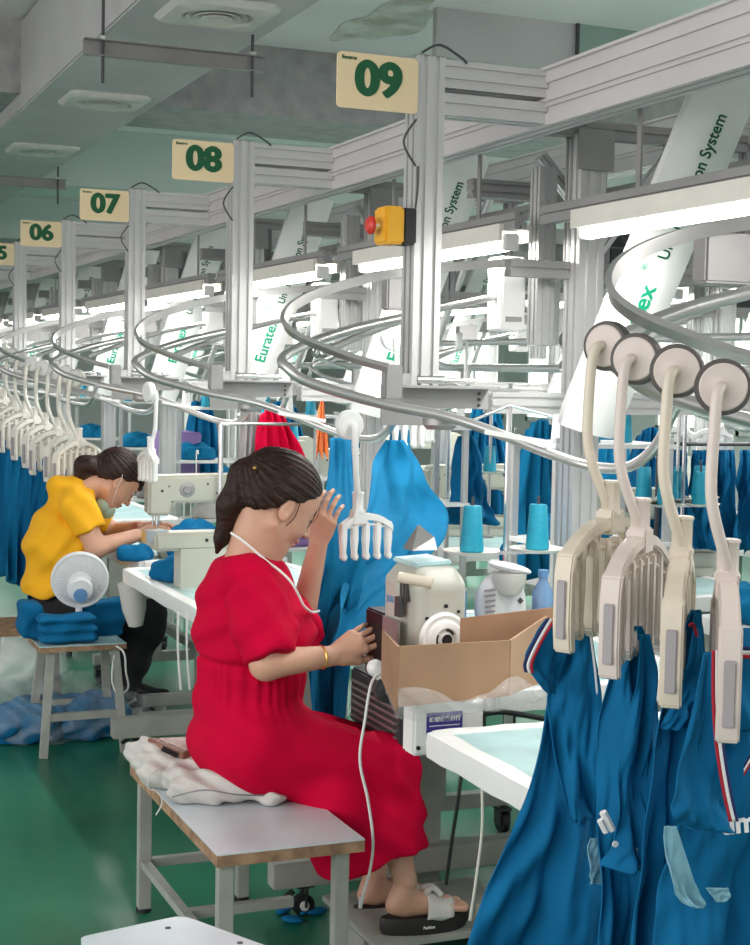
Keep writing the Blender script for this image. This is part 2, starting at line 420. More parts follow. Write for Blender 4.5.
# ------------------------------------------------------------------ ceiling fittings
for i, (px, py, wd, lab) in enumerate(((217, 13, .50, 'square ceiling air vent with round louvre, nearest and largest of the vents'),
                                   (104, 101, .50, 'square ceiling air vent, middle one of the three under the duct'),
                                   (42, 150, .50, 'square ceiling air vent, farthest and smallest on the duct'))):
    c = PZ(px, py, 3.25); t = thing('air_vent', lab, 'vent', c, 'air vents under the duct')
    v = MB(); n = 32; a = wd / 2
    def rr(r, sq, z):
        out = []
        for k in range(n):
            th = 2 * PI * (k + .5) / n; cx, sy = math.cos(th), math.sin(th); m_ = max(abs(cx), abs(sy)); q = r / m_ if sq else r
            out.append((c[0] + cx * q, c[1] + sy * q, z))
        return out
    rings = [rr(a, 1, 3.262), rr(a, 1, 3.245), rr(a * .93, 1, 3.228), rr(a * .70, 0, 3.222), rr(a * .66, 0, 3.235), rr(a * .62, 0, 3.255)]
    vs = sum(rings, []); v.add(vs, [(r * n + k, r * n + (k + 1) % n, (r + 1) * n + (k + 1) % n, (r + 1) * n + k) for r in range(5) for k in range(n)])
    v.build('frame', M['vent'], t)
    MB().lathe([(a * .64, 0), (a * .64, .012)], (c[0], c[1], 3.250)).build('recess', M['dark'], t)
    l = MB()
    for q, r in enumerate((.50, .36, .2)): l.lathe([(a * r, 0), (a * (r + .09), -.012), (a * (r + .10), -.008), (a * r, .006)], (c[0], c[1], 3.238 - .004 * q))
    l.lathe([(.0, -.012), (a * .1, -.010), (a * .1, 0)], (c[0], c[1], 3.238)); l.build('louvre', M['vent'], t)
# trapeze strut hangers under the duct
for i, (xa, ya, xb, yb, Z, lab) in enumerate(((84, 46, 265, 52, 3.12, 'near galvanised strut trapeze with threaded rods under the duct'),
                                          (-60, 176, 66, 184, 3.12, 'far galvanised strut trapeze with threaded rods under the duct'))):
    p = PZ(xa, ya, Z); q = PY(xb, yb, p[1]); q[2] = Z
    t = thing('strut_hanger', lab, 'hanger', p, 'strut hangers')
    b = MB(); h = .075
    for dz, th in ((h / 2, .006), (-h / 2, .006)): b.bar((p[0], p[1], Z + dz), (q[0], p[1], Z + dz), .045, th)
    b.bar((p[0], p[1] + .02, Z), (q[0], p[1] + .02, Z), .006, h); b.build('channel', M['alum_dark'], t)
    for s_, xx in ((1, p[0] + .09), (-1, q[0] - .07)):
        r_ = MB().tube([(xx, p[1] - .01, Z - .17), (xx, p[1] - .01, 3.84 if not (1.66 < xx < 2.42) else 3.27)], .008, 8).build('threaded_rod', M['dark'], t)
        MB().lathe([(.02, 0), (.02, .014)], (xx, p[1] - .01, Z + .04), seg=6).build('nut', M['alum'], r_)

# ================================================================== OVERHEAD CONVEYOR FRAME
def beam_line(X, lab, m, z0=2.235, hgt=.145, y0=1.1, y1=25):
    t = thing('overhead_beam', lab, 'beam', (X, y0, z0))
    MB().prof((X, y0, z0 + hgt / 2), (X, y1, z0 + hgt / 2), .08, hgt, g=.1, dp=.09).build('beam_profile', m, t)
    f = MB(); f.box2((X - .052, y0, z0 + hgt), (X + .03, y1, z0 + hgt + .008)); f.box2((X - .05, y0, z0 + hgt * .42), (X - .04, y1, z0 + hgt * .47)); f.build('flange', m, t)
    return t
beam_line(2.02, 'long pale overhead beam running along the whole numbered row', M['pink'])
beam_line(2.92, 'long overhead aluminium beam behind the numbered row', M['alum'], z0=2.30)
beam_line(4.55, 'overhead aluminium beam of the second row of stations', M['alum'], z0=2.30)
beam_line(5.72, 'overhead aluminium beam of the third row of stations', M['alum'], z0=2.33)
NUM = {-1: '10', 0: '09', 1: '08', 2: '07', 3: '06', 4: '05', 5: '04', 6: '03', 7: '02', 8: '01'}
YS = 3.64
def sta(px, py, X): return PX(px, py, X)

def station():
    "prototype things of the station marked 09; returns list of (root, label pattern, group)"
    L = []
    # hanging post, cross arm
    t = thing('rail_post', '', 'post', (1.642, YS, 1.50))
    MB().prof((1.642, YS, 1.53), (1.642, YS, 2.385), .078, .078).build('upright', M['alum'], t)
    MB().box2((1.604, YS - .038, 2.385), (1.68, YS + .038, 2.389)).build('end_cap', M['alum_dark'], t)
    a = MB(); a.prof((1.68, YS, 2.345), (1.985, YS, 2.345), .08, .072); a.prof((1.68, YS, 2.268), (1.985, YS, 2.268), .08, .055); a.build('cross_arm', M['alum'], t)
    p = MB(); p.box2((1.545, YS + .02, 1.425), (1.70, YS + .028, 1.53)); p.box2((1.545, YS - .05, 1.525), (1.86, YS + .03, 1.532)); p.box2((1.70, YS + .02, 1.47), (1.86, YS + .028, 1.53)); p.build('drive_plate', M['plate'], t)
    for k in range(3): MB().cyl((1.83, YS + .02, 1.48 + k * .016), (1.83, YS + .014, 1.48 + k * .016), .004, 10).build('bolt', M['dark'], t)
    c = MB(); c.cyl((1.58, YS - .03, 1.548), (1.80, YS - .03, 1.545), .008); c.cyl((1.62, YS - .03, 1.547), (1.70, YS - .03, 1.546), .014); c.box2((1.57, YS - .045, 1.532), (1.60, YS - .01, 1.562)); c.build('air_cylinder', M['silver'], t)
    L.append((t, 'aluminium hanging post %s', 'hanging posts of the numbered row'))
    # wires at the top of the post
    mb = MB(); mb.tube(smoothpath([(1.61, YS - .045, 2.39), (1.66, YS - .045, 2.415), (1.72, YS - .045, 2.39), (1.74, YS - .045, 2.375)], 6), .0035, 6)
    o = mb.build('signal_wire', M['dark']); tag(o, '', 'wire'); L.append((o, 'thin wire over the post %s', 'wires on the post tops')); mb = MB()
    mb.tube(smoothpath([(1.60, YS - .042, 2.22), (1.565, YS - .042, 2.16), (1.60, YS - .042, 2.10)], 6), .003, 6)
    o = mb.build('signal_wire', M['dark']); tag(o, '', 'wire'); L.append((o, 'thin wire looped below the sign %s', 'wires below the signs'))
    # number board
    t = thing('number_sign', '', 'sign', (1.49, YS - .05, 2.26))
    s = MB(); x0, x1, z0, z1 = 1.376, 1.600, 2.232, 2.372; r = .012; pts = []
    for cx, cz, a0 in ((x1 - r, z1 - r, 0), (x0 + r, z1 - r, 90), (x0 + r, z0 + r, 180), (x1 - r, z0 + r, 270)):
        for k in range(5): a = math.radians(a0 + k * 22.5); pts.append((cx + r * math.cos(a), cz + r * math.sin(a)))
    s.extr(pts, .005, Matrix(((1, 0, 0, 0), (0, 0, -1, YS - .045), (0, 1, 0, 0), (0, 0, 0, 1)))); s.build('board', M['sign'], t)
    L.append((t, 'NUM', 'number boards'))
    # column to the floor and lower cross rail
    t = thing('support_column', '', 'column', (2.30, 3.92, 0))
    MB().prof((2.30, 3.92, .01), (2.30, 3.92, 2.28), .085, .085).build('upright', M['alum'], t)
    MB().box2((2.23, 3.85, 0), (2.37, 3.99, .012)).build('foot_plate', M['alum_dark'], t)
    MB().prof((1.95, 3.84, 1.485), (2.9, 3.84, 1.485), .06, .06).build('cross_rail', M['alum'], t)
    b = MB(); b.box2((2.24, 3.865, 2.17), (2.36, 3.872, 2.29)); b.build('corner_bracket', M['alum_dark'], t)
    L.append((t, 'floor standing aluminium column %s', 'columns of the numbered row'))
    # upper truss between the two beams
    t = thing('truss_frame', '', 'frame', (2.45, 3.95, 1.85))
    f = MB()
    for x in (2.28, 2.62, 2.9): f.prof((x, 3.95, 1.86), (x, 3.95, 2.32), .045, .045)
    f.prof((2.02, 3.95, 2.30), (2.95, 3.95, 2.30), .045, .05); f.prof((2.06, 3.95, 1.88), (2.95, 3.95, 1.88), .04, .05); f.prof((2.3, 3.95, 2.10), (2.9, 3.95, 2.10), .03, .04)
    f.prof((2.45, 4.2, 1.9), (2.45, 4.2, 2.3), .06, .06); f.prof((2.2, 4.5, 2.18), (2.9, 4.5, 2.18), .05, .06); f.prof((2.75, 4.6, 1.8), (2.75, 4.6, 2.3), .04, .04); f.prof((2.1, 3.95, 2.02), (2.1, 5.4, 2.02), .04, .05); f.prof((2.62, 3.95, 2.16), (2.62, 5.4, 2.16), .04, .05)
    f.build('frame_bars', M['truss'], t)
    d = MB(); d.prof((2.30, 3.90, 1.9), (2.60, 3.90, 2.27), .035, .035); d.build('diagonal', M['alum'], t); MB().prof((2.75, 4.3, 1.85), (2.35, 4.3, 2.27), .035, .035).build('diagonal', M['alum'], t)
    bx = MB(); bx.box((2.47, 3.98, 2.02), (.20, .05, .12)); bx.build('valve_box', M['dark'], t, bevel=.004)
    MB().box((2.66, 4.3, 1.98), (.16, .14, .16)).build('drive_motor', M['dark'], t, bevel=.006)
    MB().tube(smoothpath([(2.3, 3.91, 2.2), (2.38, 3.90, 2.02), (2.5, 3.91, 1.96), (2.62, 3.92, 2.1), (2.8, 3.93, 2.22)], 6), .006, 6).build('cable', M['dark'], t)
    L.append((t, 'overhead truss frame %s', 'truss frames'))
    # inclined lift cover with green lettering
    b0 = sta(587, 432, 2.2); b1 = sta(735, 70, 2.42)
    t = thing('lift_cover', '', 'cover', b0)
    u = Vector(b1) - Vector(b0); Lg = u.length; u.normalize(); vw = Vector(PX(587, 300, 2.3)) - Vector(CAM); n_ = u.cross(Vector((0, 1, 0)).cross(u)).normalized()
    side = u.cross(Vector((0, -1, 0))).normalized(); nn = side.cross(u).normalized()
    if nn.y > 0: nn = -nn
    W = .095
    v = MB(); nseg = 14; sec = []
    for k in range(nseg + 1):
        a = -1 + 2 * k / nseg; sec.append((a * W, .022 * (1 - a * a)))
    for k in range(nseg, -1, -1):
        a = -1 + 2 * k / nseg; sec.append((a * W, .022 * (1 - a * a) - .006 - .02 * (abs(a) > .99)))
    vs = []
    for q in (0, .05, 1):
        base = Vector(b0) + u * (Lg * q)
        for a, hh in sec: vs.append(base + side * a * (1.0 if q else .92) + nn * hh)
    K = len(sec); v.add(vs, [(r * K + a, r * K + (a + 1) % K, (r + 1) * K + (a + 1) % K, (r + 1) * K + a) for r in range(2) for a in range(K)] + [tuple(range(K))[::-1], tuple(2 * K + a for a in range(K))])
    cov = v.build('cover_board', M['white'], t)
    sd = side if side.dot(Vector((1, 0, 0))) < 0 else -side  # letter tops point up and left
    xd = u; yd = nn.cross(xd)
    mid = Vector(b0) + u * (Lg * .54) + nn * .0235
    def along(q, off): return Vector(b0) + u * (Lg * q) + nn * .0232 - yd * off
    text('lettering', 'Euratex', .072, M['textgreen'], t, along(.215, -.005), xd, yd, bold=.0014, align='LEFT', sx=.98)
    text('lettering', '\u00ae', .030, M['textgreen'], t, along(.46, -.045), xd, yd, align='LEFT')
    text('lettering', 'Unit Production System', .050, M['signgreen'], t, along(.50, .002), xd, yd, bold=.0008, align='LEFT', sx=.85)
    L.append((t, 'white slanted lettered cover %s', 'inclined lift covers'))
    # lift strut beside the cover
    t = MB(); p0 = Vector(b0) + Vector((.34, .42, -.02)); t.cyl(p0, p0 + u * 1.0, .016, 12)
    o = t.build('lift_tube', M['alum']); tag(o, '', 'tube'); L.append((o, 'slanted steel tube %s', 'slanted lift tubes'))
    # lamp
    X = 2.12; y1 = 3.60; y0 = 2.42; Z = 1.965
    t = thing('tube_light', '', 'lamp', (X, (y0 + y1) / 2, Z))
    MB().sweep([(X, y0, Z), (X, y1, Z)], [(-.055, .0), (-.055, .05), (.055, .05), (.055, 0), (.045, 0), (.045, .035), (-.045, .035), (-.045, 0)]).build('housing', M['bone'], t)
    MB().tube([(X - .012, y0 + .03, Z - .012), (X - .012, y1 - .03, Z - .012)], .0165, 14).build('tube', M['tube'], t)
    for y in (y0 + .012, y1 - .012): MB().box((X - .01, y, Z - .002), (.05, .024, .05)).build('lamp_holder', M['white'], t, bevel=.004)
    for y in (y0 + .25, y1 - .25): MB().bar((X, y, Z + .05), (X, y, Z + .33), .02, .006).build('suspension', M['alum_dark'], t)
    L.append((t, 'fluorescent tube light %s', 'tube lights of the numbered row'))
    # controller boxes
    t = thing('control_box', '', 'box', (2.25, 4.02, 1.72))
    MB().box2((2.13, 4.12, 1.70), (2.215, 4.22, 1.93)).build('enclosure', M['white'], t, bevel=.006)
    MB().box2((2.145, 4.116, 1.73), (2.20, 4.121, 1.745)).build('label_plate', M['alum_dark'], t)
    MB().prof((2.245, 4.08, 1.66), (2.245, 4.08, 2.2), .06, .06).build('mounting_profile', M['alum'], t)
    MB().box2((2.28, 4.14, 1.66), (2.35, 4.22, 1.9)).build('side_enclosure', M['whitep'], t, bevel=.006)
    L.append((t, 'white control boxes %s', 'control boxes'))
    # conveyor loop: inclined flat track, and the round tube beneath it
    t = thing('conveyor_loop', '', 'rail', (1.5, 3.4, 1.62))
    def P3(x, y, X=None, Y=None): return PY(x, y, Y * 1.055)
    far = [P3(520, 262, Y=3.86), P3(440, 268, Y=3.84), P3(380, 276, Y=3.80)]
    hp = [P3(330, 289, Y=3.70), P3(296, 304, Y=3.58), P3(284, 320, Y=3.50), P3(294, 334, Y=3.44)]
    near = [P3(320, 346, Y=3.40), P3(352, 358, Y=3.36), P3(388, 368, Y=3.32)]
    path = smoothpath(far + hp + near, 6)
    MB().sweep(path, [(-.006, -.013), (.006, -.013), (.006, .013), (-.006, .013)]).build('track_bar', M['rail'], t)
    MB().tube([Vector(p) + Vector((0, .0, -.012)) for p in smoothpath([P3(560, 280, Y=3.99), P3(440, 305, Y=3.9), P3(370, 328, Y=3.83), P3(325, 347, Y=3.74)], 6)], .011, 10).build('return_tube', M['rail'], t)
    low = smoothpath([P3(402, 318, Y=3.72), P3(350, 330, Y=3.66), P3(305, 345, Y=3.58), P3(283, 358, Y=3.50), P3(288, 368, Y=3.45), P3(311, 383, Y=3.42), P3(379, 403, Y=3.37), P3(448, 417, Y=3.30), P3(505, 436, Y=3.22), P3(548, 453, Y=3.16), P3(590, 466, Y=3.1), P3(628, 467, Y=3.0), P3(655, 447, Y=2.92), P3(672, 415, Y=2.86), P3(690, 380, Y=2.80)], 8)
    MB().tube(low, .0135, 12).build('lower_tube', M['rail'], t)
    hg = MB(); hg.box((1.80, 4.12, 1.80), (.12, .05, .10)); hg.build('hinge_box', M['alum_dark'], t, bevel=.005)
    br = MB(); q = P3(392, 382, Y=3.40); br.box(q, (.05, .03, .09)); br.build('switch_bracket', M['plate'], t, bevel=.004)
    q = P3(440, 418, Y=3.36); MB().lathe([(.035, 0), (.045, .012), (.045, .03), (0, .032)], (q[0], q[1], q[2] - .03)).build('switch_motor', M['alum_dark'], t)
    q = P3(520, 430, Y=3.2); w_ = MB(); w_.bar((q[0] - .10, q[1] + .0, q[2] - .005), (q[0] + .06, q[1] - .05, q[2] - .03), .012, .012); w_.build('under_strip', M['white'], t)
    L.append((t, 'curved conveyor rail loop %s', 'conveyor rail loops'))
    return L
proto = station()
STAT = {}
rows = [(0, 0, 'at the board numbered %s')]
WHICH = {-1: 'cut by the right edge of the view', 0: 'at the largest number board', 1: 'at the second largest number board', 2: 'at the third number board from the right', 3: 'at the fourth number board from the right', 4: 'at the number board cut by the left edge', 5: 'just beyond the leftmost number board', 6: 'second beyond the leftmost number board', 7: 'third beyond the leftmost number board', 8: 'farthest of its row'}
def lab_of(k, n): return WHICH[n]
for root, pat, grp in proto:
    isnum = pat == 'NUM'
    for k in (list(range(-1, 0)) + list(range(1, 9)) + [0]):
        if isnum and (k < 0 or k > 4): continue
        if root.name.startswith('lift_tube') and k > 5: continue
        if isnum: lb = 'cream board with green number %s, %s' % (NUM[k], ('nearest and largest', 'second largest', 'third from the right', 'fourth from the right', 'cut by the left edge')[k])
        else: lb = pat % lab_of(root, k)
        if k == 0: o = root; o['label'] = lb; o['group'] = grp
        else: o = dup(root, off=(0, PITCH * k, 0), label=lb, group=grp)
        if isnum:
            for ch in list(o.children):
                if ch.name.startswith(('number', 'small_print')): bpy.data.objects.remove(ch)
            ORG[o.name] = Vector(o.location)
            Y = YS + PITCH * k
            text('number', NUM[k], .118, M['signgreen'], o, (1.490, Y - .0485, 2.306), (1, 0, 0), (0, 0, 1), bold=.0025, sx=1.08, heavy=.004)
            text('small_print', 'Euratex', .013, M['signgreen'], o, (1.408, Y - .0485, 2.358), (1, 0, 0), (0, 0, 1), bold=.0004)
        if root.name.startswith('tube_light'):
            area_light('tube_light_glow', (2.10, 3.06 + PITCH * k, 1.935), (0, 0, 0), .04, 1.1, TUBE_WATT)
# emergency stop on the post numbered 09
t = thing('emergency_stop', 'yellow and black emergency stop box with red button on the post', 'button', (1.56, YS - .02, 1.90))
MB().box2((1.512, YS - .06, 1.895), (1.566, YS + .02, 1.992)).build('yellow_box', M['yellow'], t, bevel=.006)
MB().box2((1.566, YS - .055, 1.897), (1.602, YS + .02, 1.990)).build('back_box', M['black'], t, bevel=.004)
MB().lathe([(.012, 0), (.012, .018)], (1.512, YS - .02, 1.943), (-1, 0, 0)).build('collar', M['silver'], t)
MB().lathe([(.014, 0), (.024, .004), (.024, .012), (.016, .02), (0, .022)], (1.496, YS - .02, 1.943), (-1, 0, 0)).build('push_button', M['redp'], t)
cable('stop_cable', [(1.60, YS - .045, 1.98), (1.606, YS - .045, 2.04), (1.607, YS - .045, 2.10)], .003, M['dark'], 'short black cable rising from the emergency stop box', 'cable')

# ================================================================== SECOND ROW OF FRAMES, seen between the posts
ORD = ['nearest', 'second', 'third', 'fourth', 'fifth', 'sixth', 'seventh', 'eighth']
names = {'support_column': 'aluminium column, %s in the row of frames behind', 'truss_frame': 'aluminium truss frame, %s in the row of frames behind',
         'tube_light': 'lit fluorescent tube light, %s in the second row', 'control_box': 'white control boxes, %s pair in the second row', 'lift_cover': 'white slanted lift cover with green lettering, %s in the second row',
         'conveyor_loop': 'curved conveyor rail loop, %s in the second row', 'lift_tube': 'slanted steel tubes, %s pair in the second row'}
for root, pat, grp in proto:
    base = root.name.split('.')[0]
    if base not in names: continue
    for k in range(8 if base in ('tube_light', 'support_column', 'lift_cover') else 6):
        o = dup(root, off=(2.05, PITCH * (k + .35), .02), label=names[base] % ORD[k], group=base.replace('_', ' ') + 's of the second row')
        if base == 'tube_light': area_light('tube_light_glow', (4.15, 3.06 + PITCH * (k + .35), 1.95), (0, 0, 0), .04, 1.1, TUBE_WATT * 1.3)
        if base == 'tube_light':
            dup(root, off=(3.6, PITCH * (k + .8) + 1, .05), label='lit fluorescent tube light, %s in the third row far right' % ORD[k], group='tube lights of the third row')
            area_light('tube_light_glow', (5.7, 4.06 + PITCH * (k + .8), 1.95), (0, 0, 0), .04, 1.1, TUBE_WATT * 2)
        if base == 'support_column' and k < 5:
            dup(root, off=(3.7, PITCH * (k + .1) + 1.3, .0), label='aluminium column, %s in the third row of frames' % ORD[k], group='columns of the third row')
for i, (x, z, y0, lab) in enumerate(((3.35, 1.72, 3.2, 'thin steel conduit running between the first and second row'), (3.75, 1.60, 3.4, 'thick conveyor rail of the second row, straight run'), (5.2, 2.0, 4, 'far straight conveyor rail of the third row'))):
    o = MB().cyl((x, y0, z), (x, 16, z + .05), .016 + .006 * i, 12).build('straight_rail', M['alum']); tag(o, lab, 'rail')

# ================================================================== SEWING TABLES
def make_table(label, c, sx=.62, sy=1.15, z=.75, lw=.05, lx=0):
    t = thing('sewing_table', label, 'table', (c[0], c[1], 0), 'sewing tables')
    x, y = c
    tp = MB().box2((x - sx / 2 + .02, y - sy / 2 + .02, z - .03), (x + sx / 2 - .02, y + sy / 2 - .02, z)).build('work_surface', M['aqua'], t)
    r = MB(); hw = .024
    for p, q in (((x - sx / 2, y - sy / 2), (x + sx / 2, y - sy / 2)), ((x + sx / 2, y - sy / 2), (x + sx / 2, y + sy / 2)), ((x + sx / 2, y + sy / 2), (x - sx / 2, y + sy / 2)), ((x - sx / 2, y + sy / 2), (x - sx / 2, y - sy / 2))):
        n = 14; path = [(p[0] + (q[0] - p[0]) * k / n, p[1] + (q[1] - p[1]) * k / n, z - .022) for k in range(n + 1)]
        r.sweep(path, [(-hw, -.03), (hw, -.03), (hw * 1.1, .0), (hw, .024), (0, .030), (-hw, .024), (-hw * 1.1, 0)], scl=[1 + .05 * math.sin(k * 2.1) for k in range(n + 1)])
    r.build('padded_rim', M['whitep'], t)
    f = MB()
    for s in (-1, 1):
        yy = y + s * (sy / 2 - .10)
        f.box2((x + lx - lw, yy - min(.03, lw), .12), (x + lx + lw, yy + min(.03, lw), z - .03)); f.box2((x - sx / 2 + .02, yy - .025, .10), (x + sx / 2 + .04, yy + .025, .15))
    f.box2((x - .02, y - sy / 2 + .1, .30), (x + .02, y + sy / 2 - .1, .34))
    f.build('steel_frame', M['legpaint'], t, bevel=.003)
    for s in (-1, 1):
        for s2 in (-1, 1):
            cx, cy = x + s2 * (sx / 2 - .05) , y + s * (sy / 2 - .10)
            w_ = MB(); w_.cyl((cx - .012, cy, .036), (cx + .012, cy, .036), .036, 18); w_.build('caster_wheel', M['black'], t)
            h = MB(); h.box2((cx - .022, cy - .02, .03), (cx - .015, cy + .02, .085)); h.box2((cx + .015, cy - .02, .03), (cx + .022, cy + .02, .085)); h.box2((cx - .022, cy - .03, .08), (cx + .022, cy + .03, .088)); h.cyl((cx, cy, .085), (cx, cy, .105), .009); h.build('caster_fork', M['dark'], t)
    return t
T10 = make_table('sewing table with pale aqua top and white padded rim behind the hanging shirts', (1.74, 2.47), .62, 1.12, lw=.018, lx=.2)
T09 = make_table('sewing table in front of the person in the red dress', (2.10, 4.0), .66, 1.2)
T08 = make_table('sewing table with aqua top in front of the person in the yellow shirt', (1.80, 5.42), .70, 1.36, z=.735)
make_table('sewing table carrying the beige machine of the person in the yellow shirt', (1.86, 6.84), .62, 1.2, z=.745)
make_table('sewing table beyond the person in the yellow shirt', (1.86, 8.6), .62, 1.2)
# motor housing and steel cabinet below the red worker's table
t = thing('machine_cabinet', 'grey louvred drive cabinet beneath the table beside the red dress', 'cabinet', (1.66, 3.9, .5))
cA = PY(338, 662, 4.05); cB = PY(405, 706, 3.75)
b = MB(); b.box2((1.60, 3.62, .56), (1.86, 3.98, .715)); b.build('housing', M['dark'], t, bevel=.006)
l = MB()
for k in range(6): l.box2((1.62, 3.612, .58 + k * .02), (1.84, 3.62, .588 + k * .02)); l.box2((1.592, 3.64, .58 + k * .02), (1.60, 3.96, .588 + k * .02))
l.build('louvres', M['alum_dark'], t)
# tall dark steel leg plate beside the box
t = thing('machine_stand', 'tall grey steel machine leg right of the red skirt, below the carton', 'stand', (1.84, 4.03, 0))
f = MB(); f.box2((1.79, 3.98, .02), (1.90, 4.06, .715)); f.build('leg_plate', M['legpaint'], t, bevel=.004)
f = MB(); f.box2((1.775, 3.975, .02), (1.789, 4.065, .715)); f.build('channel', M['alum'], t)

# ================================================================== SEWING MACHINES
def machine(label, loc, rotz, m, length=.46, group='sewing machines'):
    t = thing('sewing_machine', label, 'sewing machine', loc); t['group'] = group
    L = length; I = Matrix(((1, 0, 0, 0), (0, 0, -1, 0), (0, 1, 0, 0), (0, 0, 0, 1)))
    key = ORG[t.name]; ORG[t.name] = Vector((0, 0, 0))
    MB().box2((-.02, -.085, .0), (L, .085, .055)).build('bed', m, t, bevel=.01)
    MB().box2((.06, -.075, -.045), (L - .02, .075, .0)).build('base', m, t, bevel=.006)
    arm = MB(); arm.extr([(0, .14), (.0, .295), (.02, .315), (L - .05, .325), (L - .005, .30), (L, .05), (L - .12, .05), (L - .125, .17), (L - .16, .195), (.11, .195), (.10, .14)], .13, I)
    arm.build('arm', m, t, bevel=.012)
    n = MB(); n.cyl((.05, 0, .055), (.05, 0, .15), .005, 8); n.cyl((.03, 0, .09), (.03, 0, .15), .004, 8); n.box2((.02, -.012, .058), (.075, .012, .064)); n.cyl((.05, 0, .10), (.05, 0, .14), .011, 10); n.build('needle_bar', M['silver'], t)
    MB().lathe([(.0, -.010), (.016, -.010), (.020, -.004), (.034, -.002), (.036, .004), (.036, .012)][::-1], (.17, -.065, .255), (0, 1, 0), 24).build('dial', M['alum_dark'], t)
    h = MB(); h.lathe([(.055, 0), (.062, .006), (.062, .022), (.052, .030), (.044, .026), (.040, .034), (.026, .036), (.024, .030), (.012, .034), (0, .034)], (L, 0, .22), (1, 0, 0), 28); h.build('handwheel', M['whitep'], t)
    g = MB(); g.cyl((.22, 0, .32), (.22, 0, .42), .003, 6); g.tube([(.22, 0, .415), (.22, -.03, .425), (.22, -.04, .41)], .003, 6); g.build('thread_guide', M['silver'], t)
    d = MB()
    for x_, z_, r_ in ((.06, .25, .006), (.09, .27, .004), (.26, .28, .005), (.33, .10, .005), (.40, .27, .006), (.30, .24, .004)): d.cyl((x_, -.068, z_), (x_, -.064, z_), r_, 10)
    d.build('screws', M['black'], t)
    ORG[t.name] = key; t.rotation_euler.z = rotz; return t
def dup_machine(src, loc, rotz, label):
    o = dup(src, label=label); o.location = loc; o.rotation_euler.z = rotz; return o
mY = machine('beige sewing machine with round dial at the hands of the person in the yellow shirt', (1.60, 6.42, .790), -.10, M['sew'], .56)
MB_ = mY
lw = thing('machine_bed_arm', 'long beige lower machine arm on the table near the yellow shirt', 'sewing machine', (1.5, 5.45, .78))
p = PY(152, 540, 5.55); p[2] += .02; b = MB(); b.box2((p[0], 5.50, p[2] - .06), (p[0] + .5, 5.62, p[2] + .01)); b.build('arm', M['sew'], lw, bevel=.012)
MB().box2((p[0] - .03, 5.52, p[2] - .03), (p[0] + .06, 5.60, p[2] + .018)).build('steel_plate', M['silver'], lw, bevel=.005)
s_ = MB(); s_.cyl((p[0] + .2, 5.497, p[2] - .02), (p[0] + .2, 5.501, p[2] - .02), .007); s_.build('screw', M['black'], lw)
b = MB(); b.box2((p[0] + .1, 5.5, .735), (p[0] + .45, 5.6, p[2] - .05)); b.build('foot', M['sew'], lw)
# the machine beside the carton, wheel end facing the aisle
mR = thing('sewing_machine', 'pale grey sewing machine with round handwheel standing behind the carton', 'sewing machine', (1.62, 3.55, .74), 'sewing machines')
q = PY(444, 600, 3.36)
S = SDF(); S.rbox((1.596, 3.45, .895), (.069, .095, .155), .03, k=.01); S.rbox((1.590, 3.46, 1.05), (.058, .085, .03), .025, k=.04); S.rbox((1.535, 3.50, .95), (.022, .05, .10), .02, k=.02)
S.mesh('body', M['sew2'], mR, .005)
MB().lathe([(.062, 0), (.067, .010), (.060, .020), (.050, .017), (.044, .026), (.030, .030), (.028, .022), (.018, .022), (.016, .030), (.0, .030)], (1.590, 3.352, .905), (0, -1, 0), 32).build('handwheel', M['whitep'], mR)
d = MB()
for k in range(3):
    a0 = .5 + k * 2.09; pts = [(1.590 + .024 * math.cos(a0 + j * .2), 3.331, .905 + .024 * math.sin(a0 + j * .2)) for j in range(6)]; d.tube(pts, .0035, 6)
d.lathe([(.014, 0), (.014, .004)], (1.590, 3.325, .905), (0, -1, 0)); d.cyl((1.60, 3.358, .985), (1.60, 3.350, .985), .005); d.cyl((1.635, 3.358, .97), (1.635, 3.350, .97), .004); d.cyl((1.55, 3.358, .955), (1.55, 3.350, .955), .005); d.build('dark_details', M['black'], mR)
c_ = MB(); c_.box((1.585, 3.47, 1.085), (.10, .15, .012), Matrix.Rotation(-.06, 3, 'Y')); c_.build('oil_cover', M['aqua'], mR, bevel=.004)
k_ = MB(); k_.cyl((1.49, 3.40, 1.055), (1.56, 3.35, 1.045), .014, 12); k_.build('thread_tray', M['cream'], mR)
n_ = MB(); 
for k in range(5): n_.cyl((1.502 + k * .009, 3.41, .99), (1.502 + k * .009, 3.41, 1.04), .004, 8)
n_.box2((1.502, 3.42, .95), (1.514, 3.45, 1.0)); n_.build('tension_posts', M['dark'], mR)
l_ = MB(); l_.box2((1.500, 3.42, .80), (1.506, 3.52, .94)); l_.build('side_plate', M['alum_dark'], mR)
text('maker_mark', 'JUKI', .022, M['bluep'], mR, (1.5115, 3.50, .985), (0, -1, 0), (0, 0, 1), bold=.0006)
o = MB(); o.box2((1.662, 3.38, .80), (1.672, 3.52, 1.02)); o.build('blue_side_panel', M['bluep'], mR, bevel=.004)
o = MB(); p = PY(270 / 2.954 + 330, 420 / 2.954 + 400, 3.45); o.add([(p[0] - .03, 3.44, p[2] - .02), (p[0] + .04, 3.44, p[2] - .02), (p[0] + .045, 3.47, p[2] + .01), (p[0] - .005, 3.46, p[2] + .045), (p[0] - .03, 3.5, p[2] - .02), (p[0] + .04, 3.5, p[2] - .01)], [(0, 1, 2, 3), (0, 3, 4), (1, 5, 2), (4, 3, 2, 5), (0, 4, 5, 1)])
tag(o.build('tape_scrap', M['alum_dark']), 'crumpled scrap lying on the top of the pale grey machine', 'scrap')

